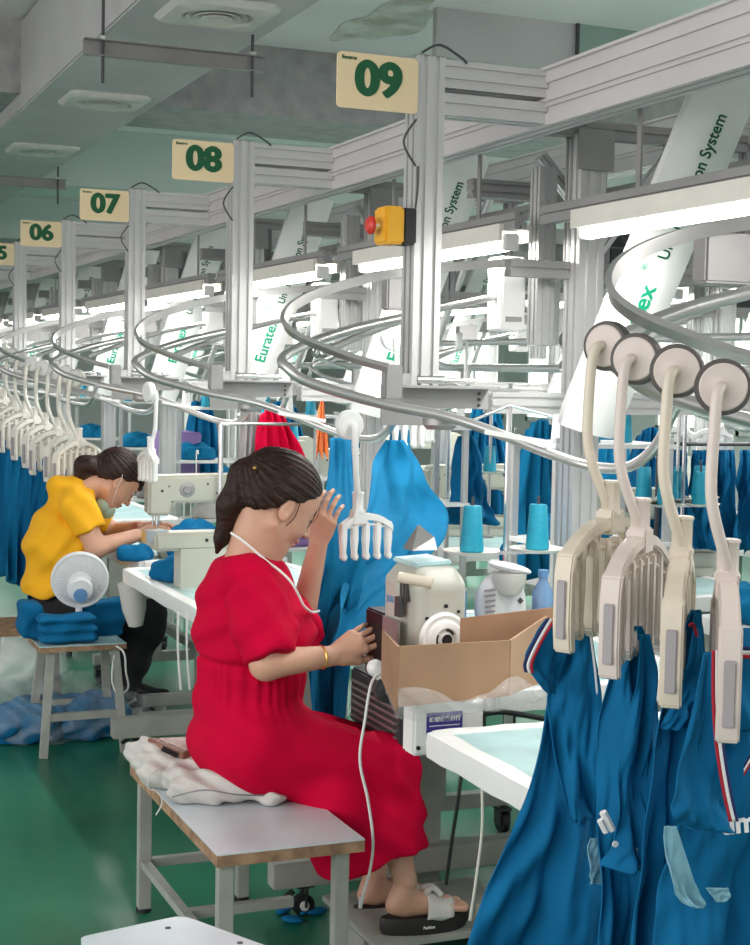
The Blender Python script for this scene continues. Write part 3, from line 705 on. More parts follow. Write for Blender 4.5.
# small white folding fan behind the carton
t = thing('desk_fan', 'small white folding fan with slotted oval body behind the carton', 'fan', (1.83, 3.5, .93))
p = PY(502, 600, 3.5)
S = SDF(); S.ell((p[0] - .03, 3.50, p[2] - .015), (.050, .025, .085), k=.02); S.ell((p[0] + .035, 3.50, p[2] - .02), (.035, .022, .08), k=.02); S.mesh('body', M['fan'], t, .004)
h = MB(); R_ = Matrix.Rotation(.22, 3, 'Y'); h.ell((p[0] + .01, 3.48, p[2] + .088), (.062, .045, .014), rot=R_); h.build('lid', M['fan'], t)
h = MB(); h.lathe([(.0, 0), (.03, .0), (.045, .03), (.047, .055), (.0, .06)], (p[0] + .008, 3.48, p[2] + .02)); h.build('motor_cup', M['vent'], t)
h = MB(); h.lathe([(0, 0), (.055, 0), (.055, .012), (.02, .02), (.02, p[2] - .80)], (p[0], 3.52, .752)); h.build('base', M['fan'], t)
s_ = MB()
for k in range(7): s_.bar((p[0] - .066 + .002 * k, 3.474, p[2] + .03 - k * .014), (p[0] - .035, 3.472, p[2] + .033 - k * .014), .004, .005)
s_.build('slots', M['greyc'], t)
s_ = MB(); s_.box((p[0] + .042, 3.476, p[2] + .0), (.012, .004, .012), Matrix.Rotation(.78, 3, 'Y')); s_.build('badge', M['dark'], t)
t = thing('water_bottle', 'clear blue water bottle standing right of the small white fan', 'bottle', (1.97, 3.5, .9))
p = PY(546, 612, 3.5); MB().lathe([(0, 0), (.028, 0), (.03, .01), (.03, .12), (.026, .135), (.03, .15), (.028, p[2] - .70), (.012, p[2] - .67), (.012, p[2] - .655)], (p[0], 3.52, .752)).build('bottle_body', M['glassb'], t)
MB().lathe([(.014, 0), (.014, .018), (0, .02)], (p[0], 3.52, p[2] + .093)).build('cap', M['bluep'], t)

# thread stands
def cone_prof(s=1): return [(0, 0), (.030 * s, 0), (.033 * s, .004), (.0245 * s, .122 * s), (.022 * s, .126 * s), (0, .126 * s)]
def thread_stand(label, loc, cones, clabels, pole=True, group='thread stands', zb=None):
    t = thing('thread_stand', label, 'thread stand', loc, group); x, y, z = loc; zb = z - .32 if zb is None else zb
    d = MB()
    for dx, dy in cones: d.lathe([(0, -.008), (.05, -.006), (.075, .002), (.078, .006), (.074, .006), (.05, 0), (0, 0)], (x + dx, y + dy, z), seg=28)
    d.build('tray', M['bone'], t)
    if pole:
        xs = [c[0] for c in cones]; mx = sum(xs) / len(xs)
        p_ = MB(); p_.cyl((x + mx, y, zb), (x + mx, y, z + .40), .008, 10); p_.bar((x + min(xs), y, z - .004), (x + max(xs), y, z - .004), .02, .008); p_.build('pole', M['silver'], t)
        g = MB(); g.tube([(x + min(xs) - .02, y - .03, z + .36), (x + mx, y, z + .40), (x + max(xs) + .02, y - .03, z + .37)], .005, 8); g.build('guide_arm', M['silver'], t)
        MB().lathe([(.03, 0), (.03, .01), (.01, .014)], (x + mx, y, zb)).build('base', M['alum_dark'], t)
    for (dx, dy), lb in zip(cones, clabels):
        c = thing('thread_cone', lb, 'thread cone', (x + dx, y + dy, z + .001), 'cones of blue thread')
        MB().lathe(cone_prof(), (x + dx, y + dy, z + .001), seg=24).build('thread', M['thread'], c)
        MB().cyl((x + dx, y + dy, z + .12), (x + dx, y + dy, z + .150), .004, 8).build('spindle', M['dark'], c)
    return t
p = PY(475, 553, 3.62); p2 = PY(537, 552, 3.66)
thread_stand('two round cream trays on a thread stand behind the pale grey machine', (float(p[0]), 3.64, float(p[2])), [(0, 0), (float(p2[0] - p[0]) - .005, .01)], ['blue thread cone on the tray left of the small white fan', 'blue thread cone on the tray above the small white fan'])
# ------------------------------------------------------------------ work heaps
def heap(name, label, c, r, h, m, seed=0, cat='garment', flat=.4):
    S = SDF(); rnd = random.Random(seed); c = np.array(c, float)
    for k in range(6):
        a = rnd.random() * 6.28; q = rnd.random() * .6
        S.cone(c + [r[0] * q * math.cos(a), r[1] * q * math.sin(a), h * .25], c + [r[0] * .75 * math.cos(a + .8), r[1] * .75 * math.sin(a + .8), h * (.2 + .4 * rnd.random())], h * .38, h * .25, k=.03)
    S.ell(c + [0, 0, h * .3], (r[0] * .9, r[1] * .9, h * .55), k=.04)
    S.disp(lambda P, s=seed: .008 * np.sin(P[:, 0] * 60 + 6 * np.sin(P[:, 1] * 25 + s)) + .006 * np.sin(P[:, 1] * 75 + P[:, 2] * 50 + s))
    S.cut(c + [0, 0, .002], (0, 0, -1))
    o = S.mesh(name, m, None, max(.007, max(r) / 28)); return tag(o, label, cat)
hp = PZ(180, 563, .80); heap('folded_garment', 'blue garment piece lying on the table under the beige machine arm', (hp[0], hp[1] - .02, .735), (.13, .10), .10, M['blue'], 1)
heap('folded_garment', 'blue garment piece bunched at the needle of the beige machine', (1.52, 6.30, .745), (.07, .05), .07, M['blue'], 2)
heap('folded_garment', 'blue garment with white line draped under the beige machine arm', (1.78, 6.27, .745), (.10, .05), .20, M['blue'], 3)

# tables, machines, threads and garments of the second row
def drape(name, label, cx, cy, z0, z1, w0, w1, m, seed=0, ang=0, cat='garment', folds=4, amp=.03, res=(26, 40), parent=None, group=None, skew=0):
    rnd = random.Random(seed); R_, K = res; P = np.zeros((R_, K, 3)); ph = rnd.random() * 6; ca, sa = math.cos(ang), math.sin(ang)
    for i in range(R_):
        v = i / (R_ - 1); wd = w0 + (w1 - w0) * (1 - (1 - v) ** 1.6)
        for j in range(K):
            u_ = j / (K - 1) * 2 - 1
            d = amp * (.35 + .65 * v) * math.sin(u_ * folds * PI / 1.0 + ph + .9 * math.sin(v * 3 + seed)) + amp * .35 * math.sin(u_ * folds * 5 + v * 5 + ph)
            s = u_ * wd / 2 + skew * v; zz = z0 + (z1 - z0) * v - .05 * abs(u_) ** 2 * (1 - v) + .018 * math.sin(u_ * 7 + ph) * v
            P[i, j] = (cx + ca * s - sa * d, cy + sa * s + ca * d, zz)
    o = grid_mesh(name, P, m, parent)
    if parent is None: tag(o, label, cat, group)
    return o
rnd = random.Random(5)
for k in range(5):
    y = 3.7 + PITCH * k
    make_table('sewing table, %s in the second row' % ORD[k], (3.35, y), .62, 1.2)
    dup_machine(mY, (3.18, y - .1 + .15, .795), -.2, 'beige sewing machine, %s in the second row' % ORD[k])
    thread_stand('thread stand with round trays, %s in the second row' % ORD[k], (3.25, y - .38, 1.10), [(-.07, 0), (.09, .02), (.22, .05)], ['blue thread cone, %s on the %s thread stand of the second row' % (s_, ORD[k]) for s_ in ('left', 'middle', 'right')])
    heap('garment_heap', 'blue garment heap on the table, %s in the second row' % ORD[k], (3.15, y + .42, .75), (.16, .16), .15, M['blue_lit'], 10 + k)
    drape('hanging_garment', 'blue garment hanging behind the table, %s in the second row' % ORD[k], 2.88, y - .1, 1.40, .78, .16, .34, M['blue_lit'] if k % 2 else M['blue'], k, .3, group='blue garments of the second row')
    drape('hanging_garment', 'darker blue garment hanging at the rail, %s in the second row' % ORD[k], 3.62, y + .25, 1.36, .70, .14, .36, M['blue'], 20 + k, -.2, group='dark blue garments of the second row')
for k in range(5):
    y = 4.6 + PITCH * k
    make_table('sewing table, %s in the third row' % ORD[k], (4.9, y), .62, 1.2)
    dup_machine(mY, (4.75, y, .795), -.2, 'beige sewing machine, %s in the third row' % ORD[k])
    drape('hanging_garment', 'bright blue garment hanging over the table, %s in the third row' % ORD[k], 4.6, y - .3, 1.42, .75, .2, .45, M['blue_lit'], 30 + k, .1, group='blue garments of the third row')
    heap('garment_heap', 'pale heap of cut cloth on the table, %s in the third row' % ORD[k], (4.75, y + .45, .75), (.18, .18), .16, M['stripe'], 40 + k)
# coloured accents far behind the workers
p = PY(176, 450, 9.5); b = MB(); b.box((p[0], p[1], p[2] - .05), (.24, .3, .34), taper=1.06); o = b.build('plastic_bin', M['lilac'], bevel=.01); tag(o, 'lilac plastic bin standing among the machines behind the yellow shirt', 'bin')
stm = MB(); stm.box2((p[0] - .14, p[1] - .16, p[2] - .245), (p[0] + .14, p[1] + .16, p[2] - .222)); 
for sx_ in (-1, 1):
    for sy_ in (-1, 1): stm.bar((p[0] + sx_ * .12, p[1] + sy_ * .14, 0), (p[0] + sx_ * .12, p[1] + sy_ * .14, p[2] - .23), .03)
tag(stm.build('side_stand', M['legpaint']), 'small steel stand carrying the lilac bin', 'stand')
p = PY(272, 405, 6.4); drape('red_garment', 'bright red garment hanging behind the head of the person in red', p[0], 6.4, p[2], p[2] - .30, .10, .26, M['redd'], 3, .1, skew=.06)
p = PY(252, 408, 6.45); drape('grey_garment', 'grey garment hanging left of the bright red garment', p[0], 6.45, p[2], p[2] - .30, .09, .12, M['greyc'], 4, .1)
p = PY(322, 398, 6.3); drape('orange_cloth', 'orange cloth strip hanging right of the bright red garment', p[0], 6.3, p[2], p[2] - .26, .03, .06, M['orange'], 5, .1, folds=2, amp=.012)
p = PY(430, 412, 5.2)

rk = MB(); rk.cyl((1.9, 6.3, 1.335), (3.0, 6.3, 1.335), .008, 8); rk.cyl((1.9, 6.3, 0), (1.9, 6.3, 1.335), .012, 8); rk.cyl((3.0, 6.3, 0), (3.0, 6.3, 1.335), .012, 8); tag(rk.build('garment_rack', M['silver']), 'thin steel rack the red, grey and orange cloths hang from', 'rack')

# parts racks with cloth and thread between the first row and the frames behind
for k in range(6):
    y = 4.55 + PITCH * k; x = 2.72
    t = thing('parts_rack', 'steel parts rack with two shelves, %s behind the numbered row' % ORD[k], 'rack', (x, y, 0), 'parts racks')
    for a_, b_2 in ((-.22, -.15), (.22, -.15), (-.22, .15), (.22, .15)): MB().box2((x + a_ - .012, y + b_2 - .012, 0), (x + a_ + .012, y + b_2 + .012, 1.36)).build('upright', M['alum'], t)
    for z in (.62, 1.0, 1.34): MB().box2((x - .24, y - .17, z - .015), (x + .24, y + .17, z)).build('shelf', M['white'], t)
    heap('garment_heap', 'blue folded pieces on the middle shelf of the %s parts rack' % ORD[k], (x - .06, y, 1.0), (.13, .10), .12, M['blue_lit'], 70 + k)
    heap('garment_heap', '%s folded pieces on the lower shelf of the %s parts rack' % (('beige', 'grey', 'violet')[k % 3], ORD[k]), (x + .05, y, .62), (.13, .10), .13, (M['stripe'], M['greyc'], M['lilac'])[k % 3], 80 + k)
    for q in range(3):
        c = thing('thread_cone', 'blue thread cone, %s on the top shelf of the %s parts rack' % (('left', 'middle', 'right')[q], ORD[k]), 'thread cone', (x - .14 + .13 * q, y - .02, 1.34), 'cones on the parts racks')
        if (q + k) % 3 == 0: c['label'] = c['label'].replace('blue', 'white')
        MB().lathe(cone_prof(.9), (x - .14 + .13 * q, y - .02, 1.34), seg=20).build('thread', M['thread'] if (q + k) % 3 else M['whitep'], c)

# ================================================================== PEOPLE
def frame_of(f, u):
    f = np.array(f, float); f /= np.linalg.norm(f); u = np.array(u, float); u -= f * (u @ f); u /= np.linalg.norm(u); return f, np.cross(u, f), u
def head_prims(S, c, f, u, s=1.0):
    f, l, u = frame_of(f, u); c = np.array(c, float); Rm = np.stack([f, l, u], 1)
    W = lambda a, b, d: c + (f * a + l * b + u * d) * s
    S.ell(W(-.012, 0, .028), (.098 * s, .076 * s, .092 * s), k=.02, rot=Rm)
    S.ell(W(.030, 0, -.038), (.060 * s, .058 * s, .078 * s), k=.035, rot=Rm)
    S.ell(W(.045, 0, .030), (.050 * s, .060 * s, .050 * s), k=.03, rot=Rm)
    S.ell(W(.058, 0, -.098), (.026 * s, .030 * s, .022 * s), k=.03, rot=Rm)
    for q in (-1, 1):
        S.ell(W(.048, .034 * q, -.035), (.034 * s, .026 * s, .030 * s), k=.025, rot=Rm)      # cheeks
        S.cone(W(-.01, .055 * q, -.06), W(.045, .03 * q, -.098), .016 * s, .014 * s, k=.03)   # jaw line
    for q in (-1, 1):
        S.ell(W(.099, .031 * q, .002), (.020 * s, .019 * s, .014 * s), k=.014, rot=Rm, sub=True)
        S.ell(W(.076, .031 * q, .0), (.0155 * s, .016 * s, .0125 * s), k=.006, rot=Rm)       # lidded eyeball
    S.cone(W(.088, 0, .012), W(.112, 0, -.030), .0075 * s, .0105 * s, k=.014)
    for q in (-1, 1): S.ell(W(.101, .010 * q, -.034), (.009 * s, .007 * s, .007 * s), k=.007, rot=Rm)
    S.ell(W(.090, 0, -.058), (.013 * s, .022 * s, .0065 * s), k=.006, rot=Rm)
    S.ell(W(.086, 0, -.071), (.013 * s, .019 * s, .0070 * s), k=.006, rot=Rm)
    for q in (-1, 1):
        S.ell(W(-.010, .077 * q, -.012), (.019 * s, .008 * s, .031 * s), k=.007, rot=Rm)
        S.ell(W(-.006, .087 * q, -.008), (.011 * s, .006 * s, .019 * s), k=.005, rot=Rm, sub=True)
        S.ell(W(-.004, .078 * q, -.034), (.009 * s, .007 * s, .010 * s), k=.006, rot=Rm)
    def matfn(P):
        q = (P - c) @ Rm / s; o = np.zeros(len(P), int)
        lipm = (np.abs(q[:, 1]) < .020 - np.abs(q[:, 2] + .064) * .6) & (q[:, 2] > -.078) & (q[:, 2] < -.052) & (q[:, 0] > .088); o[lipm] = 1
        e = np.abs(np.abs(q[:, 1]) - .031); lash = (e < .017) & (np.abs(q[:, 2] + .0045 - e * e * 18) < .0022) & (q[:, 0] > .06); o[lash] = 2
        br = (e < .019) & (np.abs(q[:, 2] - .026 + e * e * 22) < .0032) & (q[:, 0] > .055); o[br] = 2
        return o
    return W, Rm, matfn
def hand_prims(S, wr, d, back, side, curl=(.35, .35, .3, .3), spread=.10, s=1.0, thumb=.6, r=1.0):
    "wr wrist, d hand direction, back = outward normal of the back of the hand, side = +1 / -1 where the thumb lies along cross(back, d)"
    d, l, n = frame_of(d, back); l = l * side; wr = np.array(wr, float)
    kn = [wr + d * x * s + l * y * s + n * z * s for x, y, z in ((.088, .030, .004), (.092, .010, .007), (.087, -.010, .005), (.078, -.028, 0))]
    for k_ in kn: S.cone(wr + (k_ - wr) * .05, k_, .018 * s, .0125 * s, k=.012)
    S.ell(wr + d * .05 * s + n * -.004, (.045 * s, .034 * s, .015 * s), k=.012, rot=np.stack([d, l, n], 1))
    lens = ((.040, .024, .019), (.044, .028, .020), (.041, .026, .019), (.032, .019, .017)); rad = (.0092, .0095, .0090, .0080)
    for i, k_ in enumerate(kn):
        a = curl[i] * .6; sp = (1.5 - i) * spread; p = k_; dd = d * math.cos(sp) + l * math.sin(sp)
        for j, Ln in enumerate(lens[i]):
            v = dd * math.cos(a) - n * math.sin(a); q = p + v * Ln * s; S.cone(p, q, rad[i] * s * r * (1 - .10 * j), rad[i] * s * r * (1 - .10 * (j + 1)), k=.004 if j == 0 else .003); p = q; a += curl[i]
    p = wr + d * .022 * s + l * .024 * s - n * .004; v = d * math.cos(thumb) + l * math.sin(thumb) - n * .25; v /= np.linalg.norm(v)
    S.cone(p, p + v * .045 * s, .0155 * s, .012 * s, k=.014); p = p + v * .045 * s; v = d * math.cos(thumb * .5) + l * math.sin(thumb * .5) - n * .35; v /= np.linalg.norm(v)
    S.cone(p, p + v * .030 * s, .0112 * s, .0098 * s, k=.004); p = p + v * .03 * s; v = v - n * .15; v /= np.linalg.norm(v); S.cone(p, p + v * .024 * s, .0098 * s, .008 * s, k=.003)
def foot_prims(S, ank, d, s=1.0):
    d = np.array(d, float); d[2] = 0; d /= np.linalg.norm(d); l = np.array([-d[1], d[0], 0]); z = np.array([0, 0, 1.0]); a = np.array(ank, float)
    W = lambda x, y, h: a + (d * x + l * y + z * h) * s
    S.cone(W(-.030, 0, -.060), W(-.005, 0, -.01), .026 * s, .028 * s, k=.02)
    S.cone(W(-.005, 0, -.04), W(.12, 0, -.068), .029 * s, .018 * s, k=.02); S.cone(W(0, .0, -.065), W(.12, .018, -.072), .026 * s, .018 * s, k=.02); S.cone(W(0, 0, -.065), W(.11, -.02, -.072), .024 * s, .016 * s, k=.015)
    for i in range(5):
        y = (-.036 + .0165 * i); S.cone(W(.12 + .0 * i, y * .9, -.073), W(.158 + .010 * math.sin(i * .9) + (.006 if i == 4 else 0), y, -.076), (.0095 if i < 4 else .0125) * s, (.0085 if i < 4 else .0115) * s, k=.004)

# ------------------------------------------------------------------ person in the red dress
red = thing('person', 'person in a red dress with brown ponytail seated on the white bench, reaching forward', 'person', (1.2, 3.85, .45))
hc = PY(279, 503, 3.86); hf = (.83, .12, -.52); hu = (.52, .03, .85)
NB = PY(240, 580, 3.86)
Hd = SDF(); Wd, Rd, mfr = head_prims(Hd, hc, hf, hu, 1.07)
Hd.cone(Wd(-.035, 0, -.05), NB + [0, 0, -.02], .056, .062, k=.03)
Hd.cone(Wd(-.0, 0, -.075), PY(262, 580, 3.86), .040, .05, k=.03)
vh = Hd.mesh('head', None, None, .0026, pts_only=True)
B = SDF()
shR, shL = PY(254, 600, 3.72), PY(262, 596, 4.02)
elR, wrR = PY(266, 664, 3.64), PY(332, 656, 3.66)
B.cone(NB, PY(252, 610, 3.86), .07, .10, k=.03); B.cone(shR, shL, .055, k=.04); B.cone(PY(250, 620, 3.86), PY(240, 740, 3.86), .10, .12, k=.03, sq=(1, 1.2, 1))
B.cone(shR, elR, .044, .038, k=.02); B.cone(elR, wrR, .042, .027, k=.02, sq=(1, 1, 1))
elL, wrL = PY(300, 625, 4.06), PY(318, 545, 4.02)
B.cone(shL, elL, .048, .040, k=.02); B.cone(elL, wrL, .042, .027, k=.02)
knR, knL = PY(385, 768, 3.70), PY(388, 762, 3.92)
anR, anL = PY(406, 882, 3.58), PY(376, 872, 3.80)
B.cone(PY(240, 755, 3.78), knR, .085, .06, k=.02); B.cone(PY(240, 755, 3.94), knL, .085, .06, k=.02)
for kn_, an_ in ((knR, anR), (knL, anL)):
    mid = kn_ * .68 + an_ * .32 + np.array([-.02, 0, 0]); B.cone(kn_, mid, .055, .050, k=.02); B.cone(mid, an_, .050, .031, k=.02)
vb = B.mesh('body', None, None, .006, pts_only=True)
HR = SDF(); HR.cone(elR * .35 + wrR * .65, wrR, .0325, .027, k=.01); dR = PY(379, 630, 3.67) - wrR; hand_prims(HR, wrR, dR, (-.05, -.80, .55), -1, curl=(.10, .13, .18, .24), spread=.09, thumb=.45, s=.98)
v1 = HR.mesh('h', None, None, .0022, pts_only=True)
HL = SDF(); HL.cone(elL * .35 + wrL * .65, wrL, .0325, .027, k=.01); dL = PY(331, 495, 3.98) - wrL; hand_prims(HL, wrL, dL, (-.6, -.75, .1), 1, curl=(.5, .5, .5, .5), spread=.05, thumb=.5, s=.98)
v2 = HL.mesh('h', None, None, .0024, pts_only=True)
fR, fL = np.array([.96, -.05, 0]), np.array([.96, .10, 0])
FT = SDF(); foot_prims(FT, anR, fR, 1.0); v3 = FT.mesh('f', None, None, .003, pts_only=True)
FT2 = SDF(); foot_prims(FT2, anL, fL, 1.0); v4 = FT2.mesh('f', None, None, .0035, pts_only=True)
sdf_obj('body', [vh, vb, v1, v2, v3, v4], [M['skin'], M['lip'], M['brow']], red, mfr)
# hair
def hair(parent, W, Rm, s, tail, streak=140, tie=None, name='hair'):
    A = SDF(); f, l, u = Rm[:, 0], Rm[:, 1], Rm[:, 2]
    A.ell(W(-.016, 0, .036), (.112 * s, .088 * s, .098 * s), k=.01, rot=Rm)
    A.ell(W(-.040, 0, .0), (.080 * s, .080 * s, .080 * s), k=.03, rot=Rm)
    # hairline: forehead to temple to ear to nape
    n1 = (f * .66 - u * .75); A.cut(W(.056, 0, .055), n1, k=.012)
    n2 = (f * .10 - u * .99); A.cut(W(-.02, 0, -.052), n2, k=.008)
    for q in (-1, 1): A.ell(W(.0, .082 * q, -.022), (.030 * s, .02 * s, .036 * s), k=.008, rot=Rm, sub=True)
    for a, b, ra, rb in tail: A.cone(a, b, ra, rb, k=.02)
    c0 = W(0, 0, 0); tp = W(-.09, 0, .06)
    def st(P):
        q = (P - tp) @ Rm; ang = np.arctan2(q[:, 1], q[:, 2] + .001); ang2 = np.arctan2(q[:, 2], q[:, 0] + .3)
        return .0016 * np.sin(ang * 26 + ang2 * 9 + 2 * np.sin(ang * 5)) + .0010 * np.sin(ang * 61)
    A.disp(st); return A.mesh(name, M['hair'], parent, .0032)
tp = Wd(-.085, 0, .075)
hr = hair(red, Wd, Rd, 1.07, [(tp, PY(244, 474, 3.86), .034, .036), (PY(244, 474, 3.86), PY(230, 505, 3.87), .036, .034), (PY(230, 505, 3.87), PY(222, 538, 3.88), .034, .018), (PY(222, 538, 3.88), PY(217, 552, 3.89), .018, .005)])
m_ = MB(); c1 = PY(252, 468, 3.86); m_.lathe([(.030, -.004), (.034, 0), (.030, .004)], c1, tuple(np.array(PY(240, 480, 3.86)) - c1)); m_.build('hair_tie', M['black'], hr)
m_ = MB(); c1 = PY(255, 468, 3.80); m_.ell(c1, (.006, .004, .004)); m_.build('hair_bead', M['gold'], hr)
# loose strands before the ear and forehead
w_ = MB(); w_.tube(smoothpath([Wd(.068, -.05, .055), Wd(.080, -.052, .02), Wd(.078, -.058, -.02)], 5), .0012, 5); w_.tube(smoothpath([Wd(.07, -.045, .055), Wd(.092, -.04, .03), Wd(.09, -.045, .0)], 5), .001, 5); w_.tube(smoothpath([Wd(.01, -.083, .02), Wd(.018, -.082, -.02), Wd(.01, -.080, -.05)], 5), .0014, 5); w_.build('loose_strands', M['hair'], hr)
# dress
D = SDF(); yc = 3.86
D.cone(PY(248, 598, yc), PY(250, 625, yc), .125, .140, k=.03, sq=(1, 1.18, 1)); D.cone(PY(250, 625, yc), PY(250, 690, yc), .142, .145, k=.05, sq=(1, 1.15, 1))
D.cone(PY(247, 578, 3.76), PY(250, 575, 3.96), .068, k=.05)
D.ell(PY(282, 628, 3.86), (.075, .13, .07), k=.05)
D.ell(PY(248, 735, 3.87), (.145, .200, .15), k=.06)
D.ell(PY(231, 742, 3.87), (.100, .175, .105), k=.05)
hipR, hipL = PY(262, 748, 3.76), PY(262, 745, 3.97)
kR, kL = PY(378, 772, 3.68), PY(380, 768, 3.93)
D.cone(hipR, kR, .125, .092, k=.06); D.cone(hipL, kL, .125, .092, k=.06); D.cone(PY(300, 748, 3.86), PY(372, 775, 3.80), .10, .09, k=.06)
D.cone(kR, PY(397, 862, 3.61), .090, .085, k=.05); D.cone(kL, PY(385, 862, 3.84), .090, .09, k=.05); D.cone(PY(345, 790, 3.66), PY(362, 868, 3.62), .09, .085, k=.05); D.cone(PY(318, 788, 3.74), PY(345, 866, 3.64), .075, .08, k=.05)
hz = PY(400, 868, 3.60)[2]
D.cut(PY(372, 860, 3.60), (.30, 0, -1), k=.006)
# opening for the neck
D.cone(PY(236, 545, yc), PY(262, 548, yc), .070, .070, k=.01, sub=True)
D.ell(PY(252, 553, 3.86), (.075, .072, .05), k=.01, sub=True)
wz = float(PY(240, 668, 3.7)[2])
def folds(P):
    x, y, z = P[:, 0], P[:, 1], P[:, 2]
    ang = np.arctan2(y - yc, x - 1.23)
    up = np.exp(-((z - wz + .05) / .07) ** 2) * (z < wz + .005)
    g = up * .0035 * np.sin(ang * 34 + 3 * np.sin(ang * 5)) + np.exp(-((z - wz) / .010) ** 2) * .012
    g += np.exp(-((z - wz + .02) / .006) ** 2) * .004
    lower = np.clip((x - 1.35) / .3, 0, 1) * (z < wz - .1)
    g += lower * (.010 * np.sin(y * 38 + x * 16 + 2 * np.sin(z * 9)) + .006 * np.sin(y * 70 - z * 20 + x * 30))
    g += np.clip((wz - .05 - z) / .1, 0, 1) * .0048 * np.sin((z + (x - 1.2) * .35) * 62 + 3.5 * np.sin(x * 11 + y * 9) + y * 14) * (.5 + .5 * np.sin(x * 13 + z * 9 + y * 6))
    g += (z < wz - .03) * .005 * np.sin(z * 45 + x * 26 + 2 * np.sin(x * 13 + y * 8))
    g += (z > wz) * (.006 * np.sin(z * 40 - x * 34 + y * 12 + 1.5 * np.sin(z * 21)) + .003 * np.sin(x * 70 + z * 35))
    return g
D.disp(folds)
D.mesh('dress', M['redd'], red, .0065)
for (shc, end, nm, sd) in ((PY(255, 598, 3.725), PY(268, 648, 3.655), 'puff_sleeve', 1), (PY(268, 598, 4.01), PY(298, 640, 4.05), 'puff_sleeve', 2)):
    Q = SDF(); Q.cone(shc, end, .074, .078, k=.02); v = end - shc; v /= np.linalg.norm(v)
    Q.ell(shc * .4 + end * .6, (.084, .080, .066), k=.03)
    hem = end + v * .030
    Q.ops.append((lambda P, e=hem, n=v: (-(P - e)) @ n, .006, True))
    Q.disp(lambda P, e=hem, n=v, s_=sd: .0045 * np.sin(P[:, 0] * 75 + P[:, 2] * 40 + s_) + .004 * np.sin((P - e) @ n * 60 + P[:, 0] * 30))
    Q.mesh(nm, M['redd'], red, .0055)
# neck cord and bracelet
cb = MB(); cb.tube(smoothpath([PY(231, 533, 3.80), PY(243, 541, 3.765), PY(256, 552, 3.75), PY(268, 562, 3.735), PY(280, 571, 3.71), PY(291, 582, 3.69), PY(299, 596, 3.69), PY(304, 606, 3.70), PY(312, 612, 3.74), PY(319, 611, 3.80)], 6), .0034, 8)
cb.build('neck_cord', M['cable'], red)
bq = elR * .16 + wrR * .84; v_ = wrR - elR; m_ = MB(); m_.lathe([(.0310, -.003), (.0335, 0), (.0310, .003)], bq + np.array([0, 0, .0]), tuple(v_), 28); m_.build('bracelet', M['gold'], red)
# platform sandals
def sandal(an, d, nm='sandal'):
    d = np.array(d, float); d /= np.linalg.norm(d); l = np.array([-d[1], d[0], 0]); base = an - np.array([0, 0, .090]); Rm = Matrix([list(d), list(l), (0, 0, 1)]).transposed()
    s = MB(); out = []; N = 28
    for k in range(N):
        a = 2 * PI * k / N; x = .055 + .128 * math.cos(a); wd = .043 + .006 * math.cos(a); out.append((x, wd * math.sin(a)))
    vs = []
    for h, q in ((-.045, .93), (-.030, 1.0), (-.006, 1.0), (0, .97)):
        for x, y in out: vs.append(Vector(base) + Rm @ Vector((.055 + (x - .055) * q, y * q, h + .010 * max(0, (x - .11) / .08) ** 2)))
    s.add(vs, [(r * N + k, r * N + (k + 1) % N, (r + 1) * N + (k + 1) % N, (r + 1) * N + k) for r in range(3) for k in range(N)] + [tuple(range(N))[::-1], tuple(3 * N + k for k in range(N))])
    so = s.build(nm, M['rubber'], red)
    P = np.zeros((8, 20, 3))
    for i in range(8):
        x = .045 + .075 * i / 7
        for j in range(20):
            a = PI * j / 19; rr_ = (.047, .062 - .022 * i / 7); P[i, j] = base + d * (x + .010 * math.sin(a)) + l * (rr_[0] * math.cos(a)) + np.array([0, 0, -.004 + rr_[1] * math.sin(a) + .003 * math.sin(j * 1.7 + i)])
    grid_mesh('strap', P, M['stripe'], so, .004)
    b = MB()
    for q in (-1, 1): b.tube(smoothpath([base + d * .05 + l * .02 * q + [0, 0, .060], base + d * .075 + l * .006 * q + [0, 0, .070], base + d * .095 + l * .024 * q + [0, 0, .052]], 5), .008, 8)
    b.ell(base + d * .075 + [0, 0, .066], (.012, .012, .010)); b.build('bow', M['stripe'], so)
    text('sole_mark', 'Fashion', .011, M['whitep'], so, base + d * .05 - l * .0492 + [0, 0, -.022], d, (0, 0, 1), bold=.0003)
    return so
sandal(anR, fR); sandal(anL, fL)

# ------------------------------------------------------------------ person in the yellow shirt
yel = thing('person', 'person in a yellow shirt and black trousers bent over a beige sewing machine', 'person', (1.2, 6.5, .45))
Y0 = 6.52
hc2 = PY(116, 480, Y0); hf2 = (.66, .10, -.74); hu2 = (.74, .05, .66)
Hy = SDF(); Wy, Ry, mfy = head_prims(Hy, hc2, hf2, hu2, 1.04)
Hy.cone(Wy(-.04, 0, -.05), PY(80, 492, Y0), .052, .06, k=.03)
a1 = Hy.mesh('h', None, None, .0032, pts_only=True)
By = SDF()
By.cone(PY(82, 492, Y0), PY(72, 515, Y0), .06, .1, k=.03); By.cone(PY(72, 518, Y0), PY(62, 575, Y0), .09, .08, k=.03)
sR, sL = PY(78, 508, Y0 - .16), PY(84, 506, Y0 + .16); eR, wR = PY(96, 548, Y0 - .20), PY(138, 535, Y0 - .12); eL, wL = PY(112, 532, Y0 + .2), PY(140, 527, Y0 + .02)
By.cone(sR, eR, .052, .044, k=.02); By.cone(eR, wR, .044, .028, k=.02); By.cone(sL, eL, .05, .042, k=.02); By.cone(eL, wL, .042, .028, k=.02)
a2 = By.mesh('b', None, None, .007, pts_only=True)
H1 = SDF(); hand_prims(H1, wR, PY(158, 529, Y0 - .10) - wR, (.1, -.6, .8), -1, curl=(.3, .35, .4, .4), thumb=.5, s=.95); a3 = H1.mesh('h', None, None, .0028, pts_only=True)
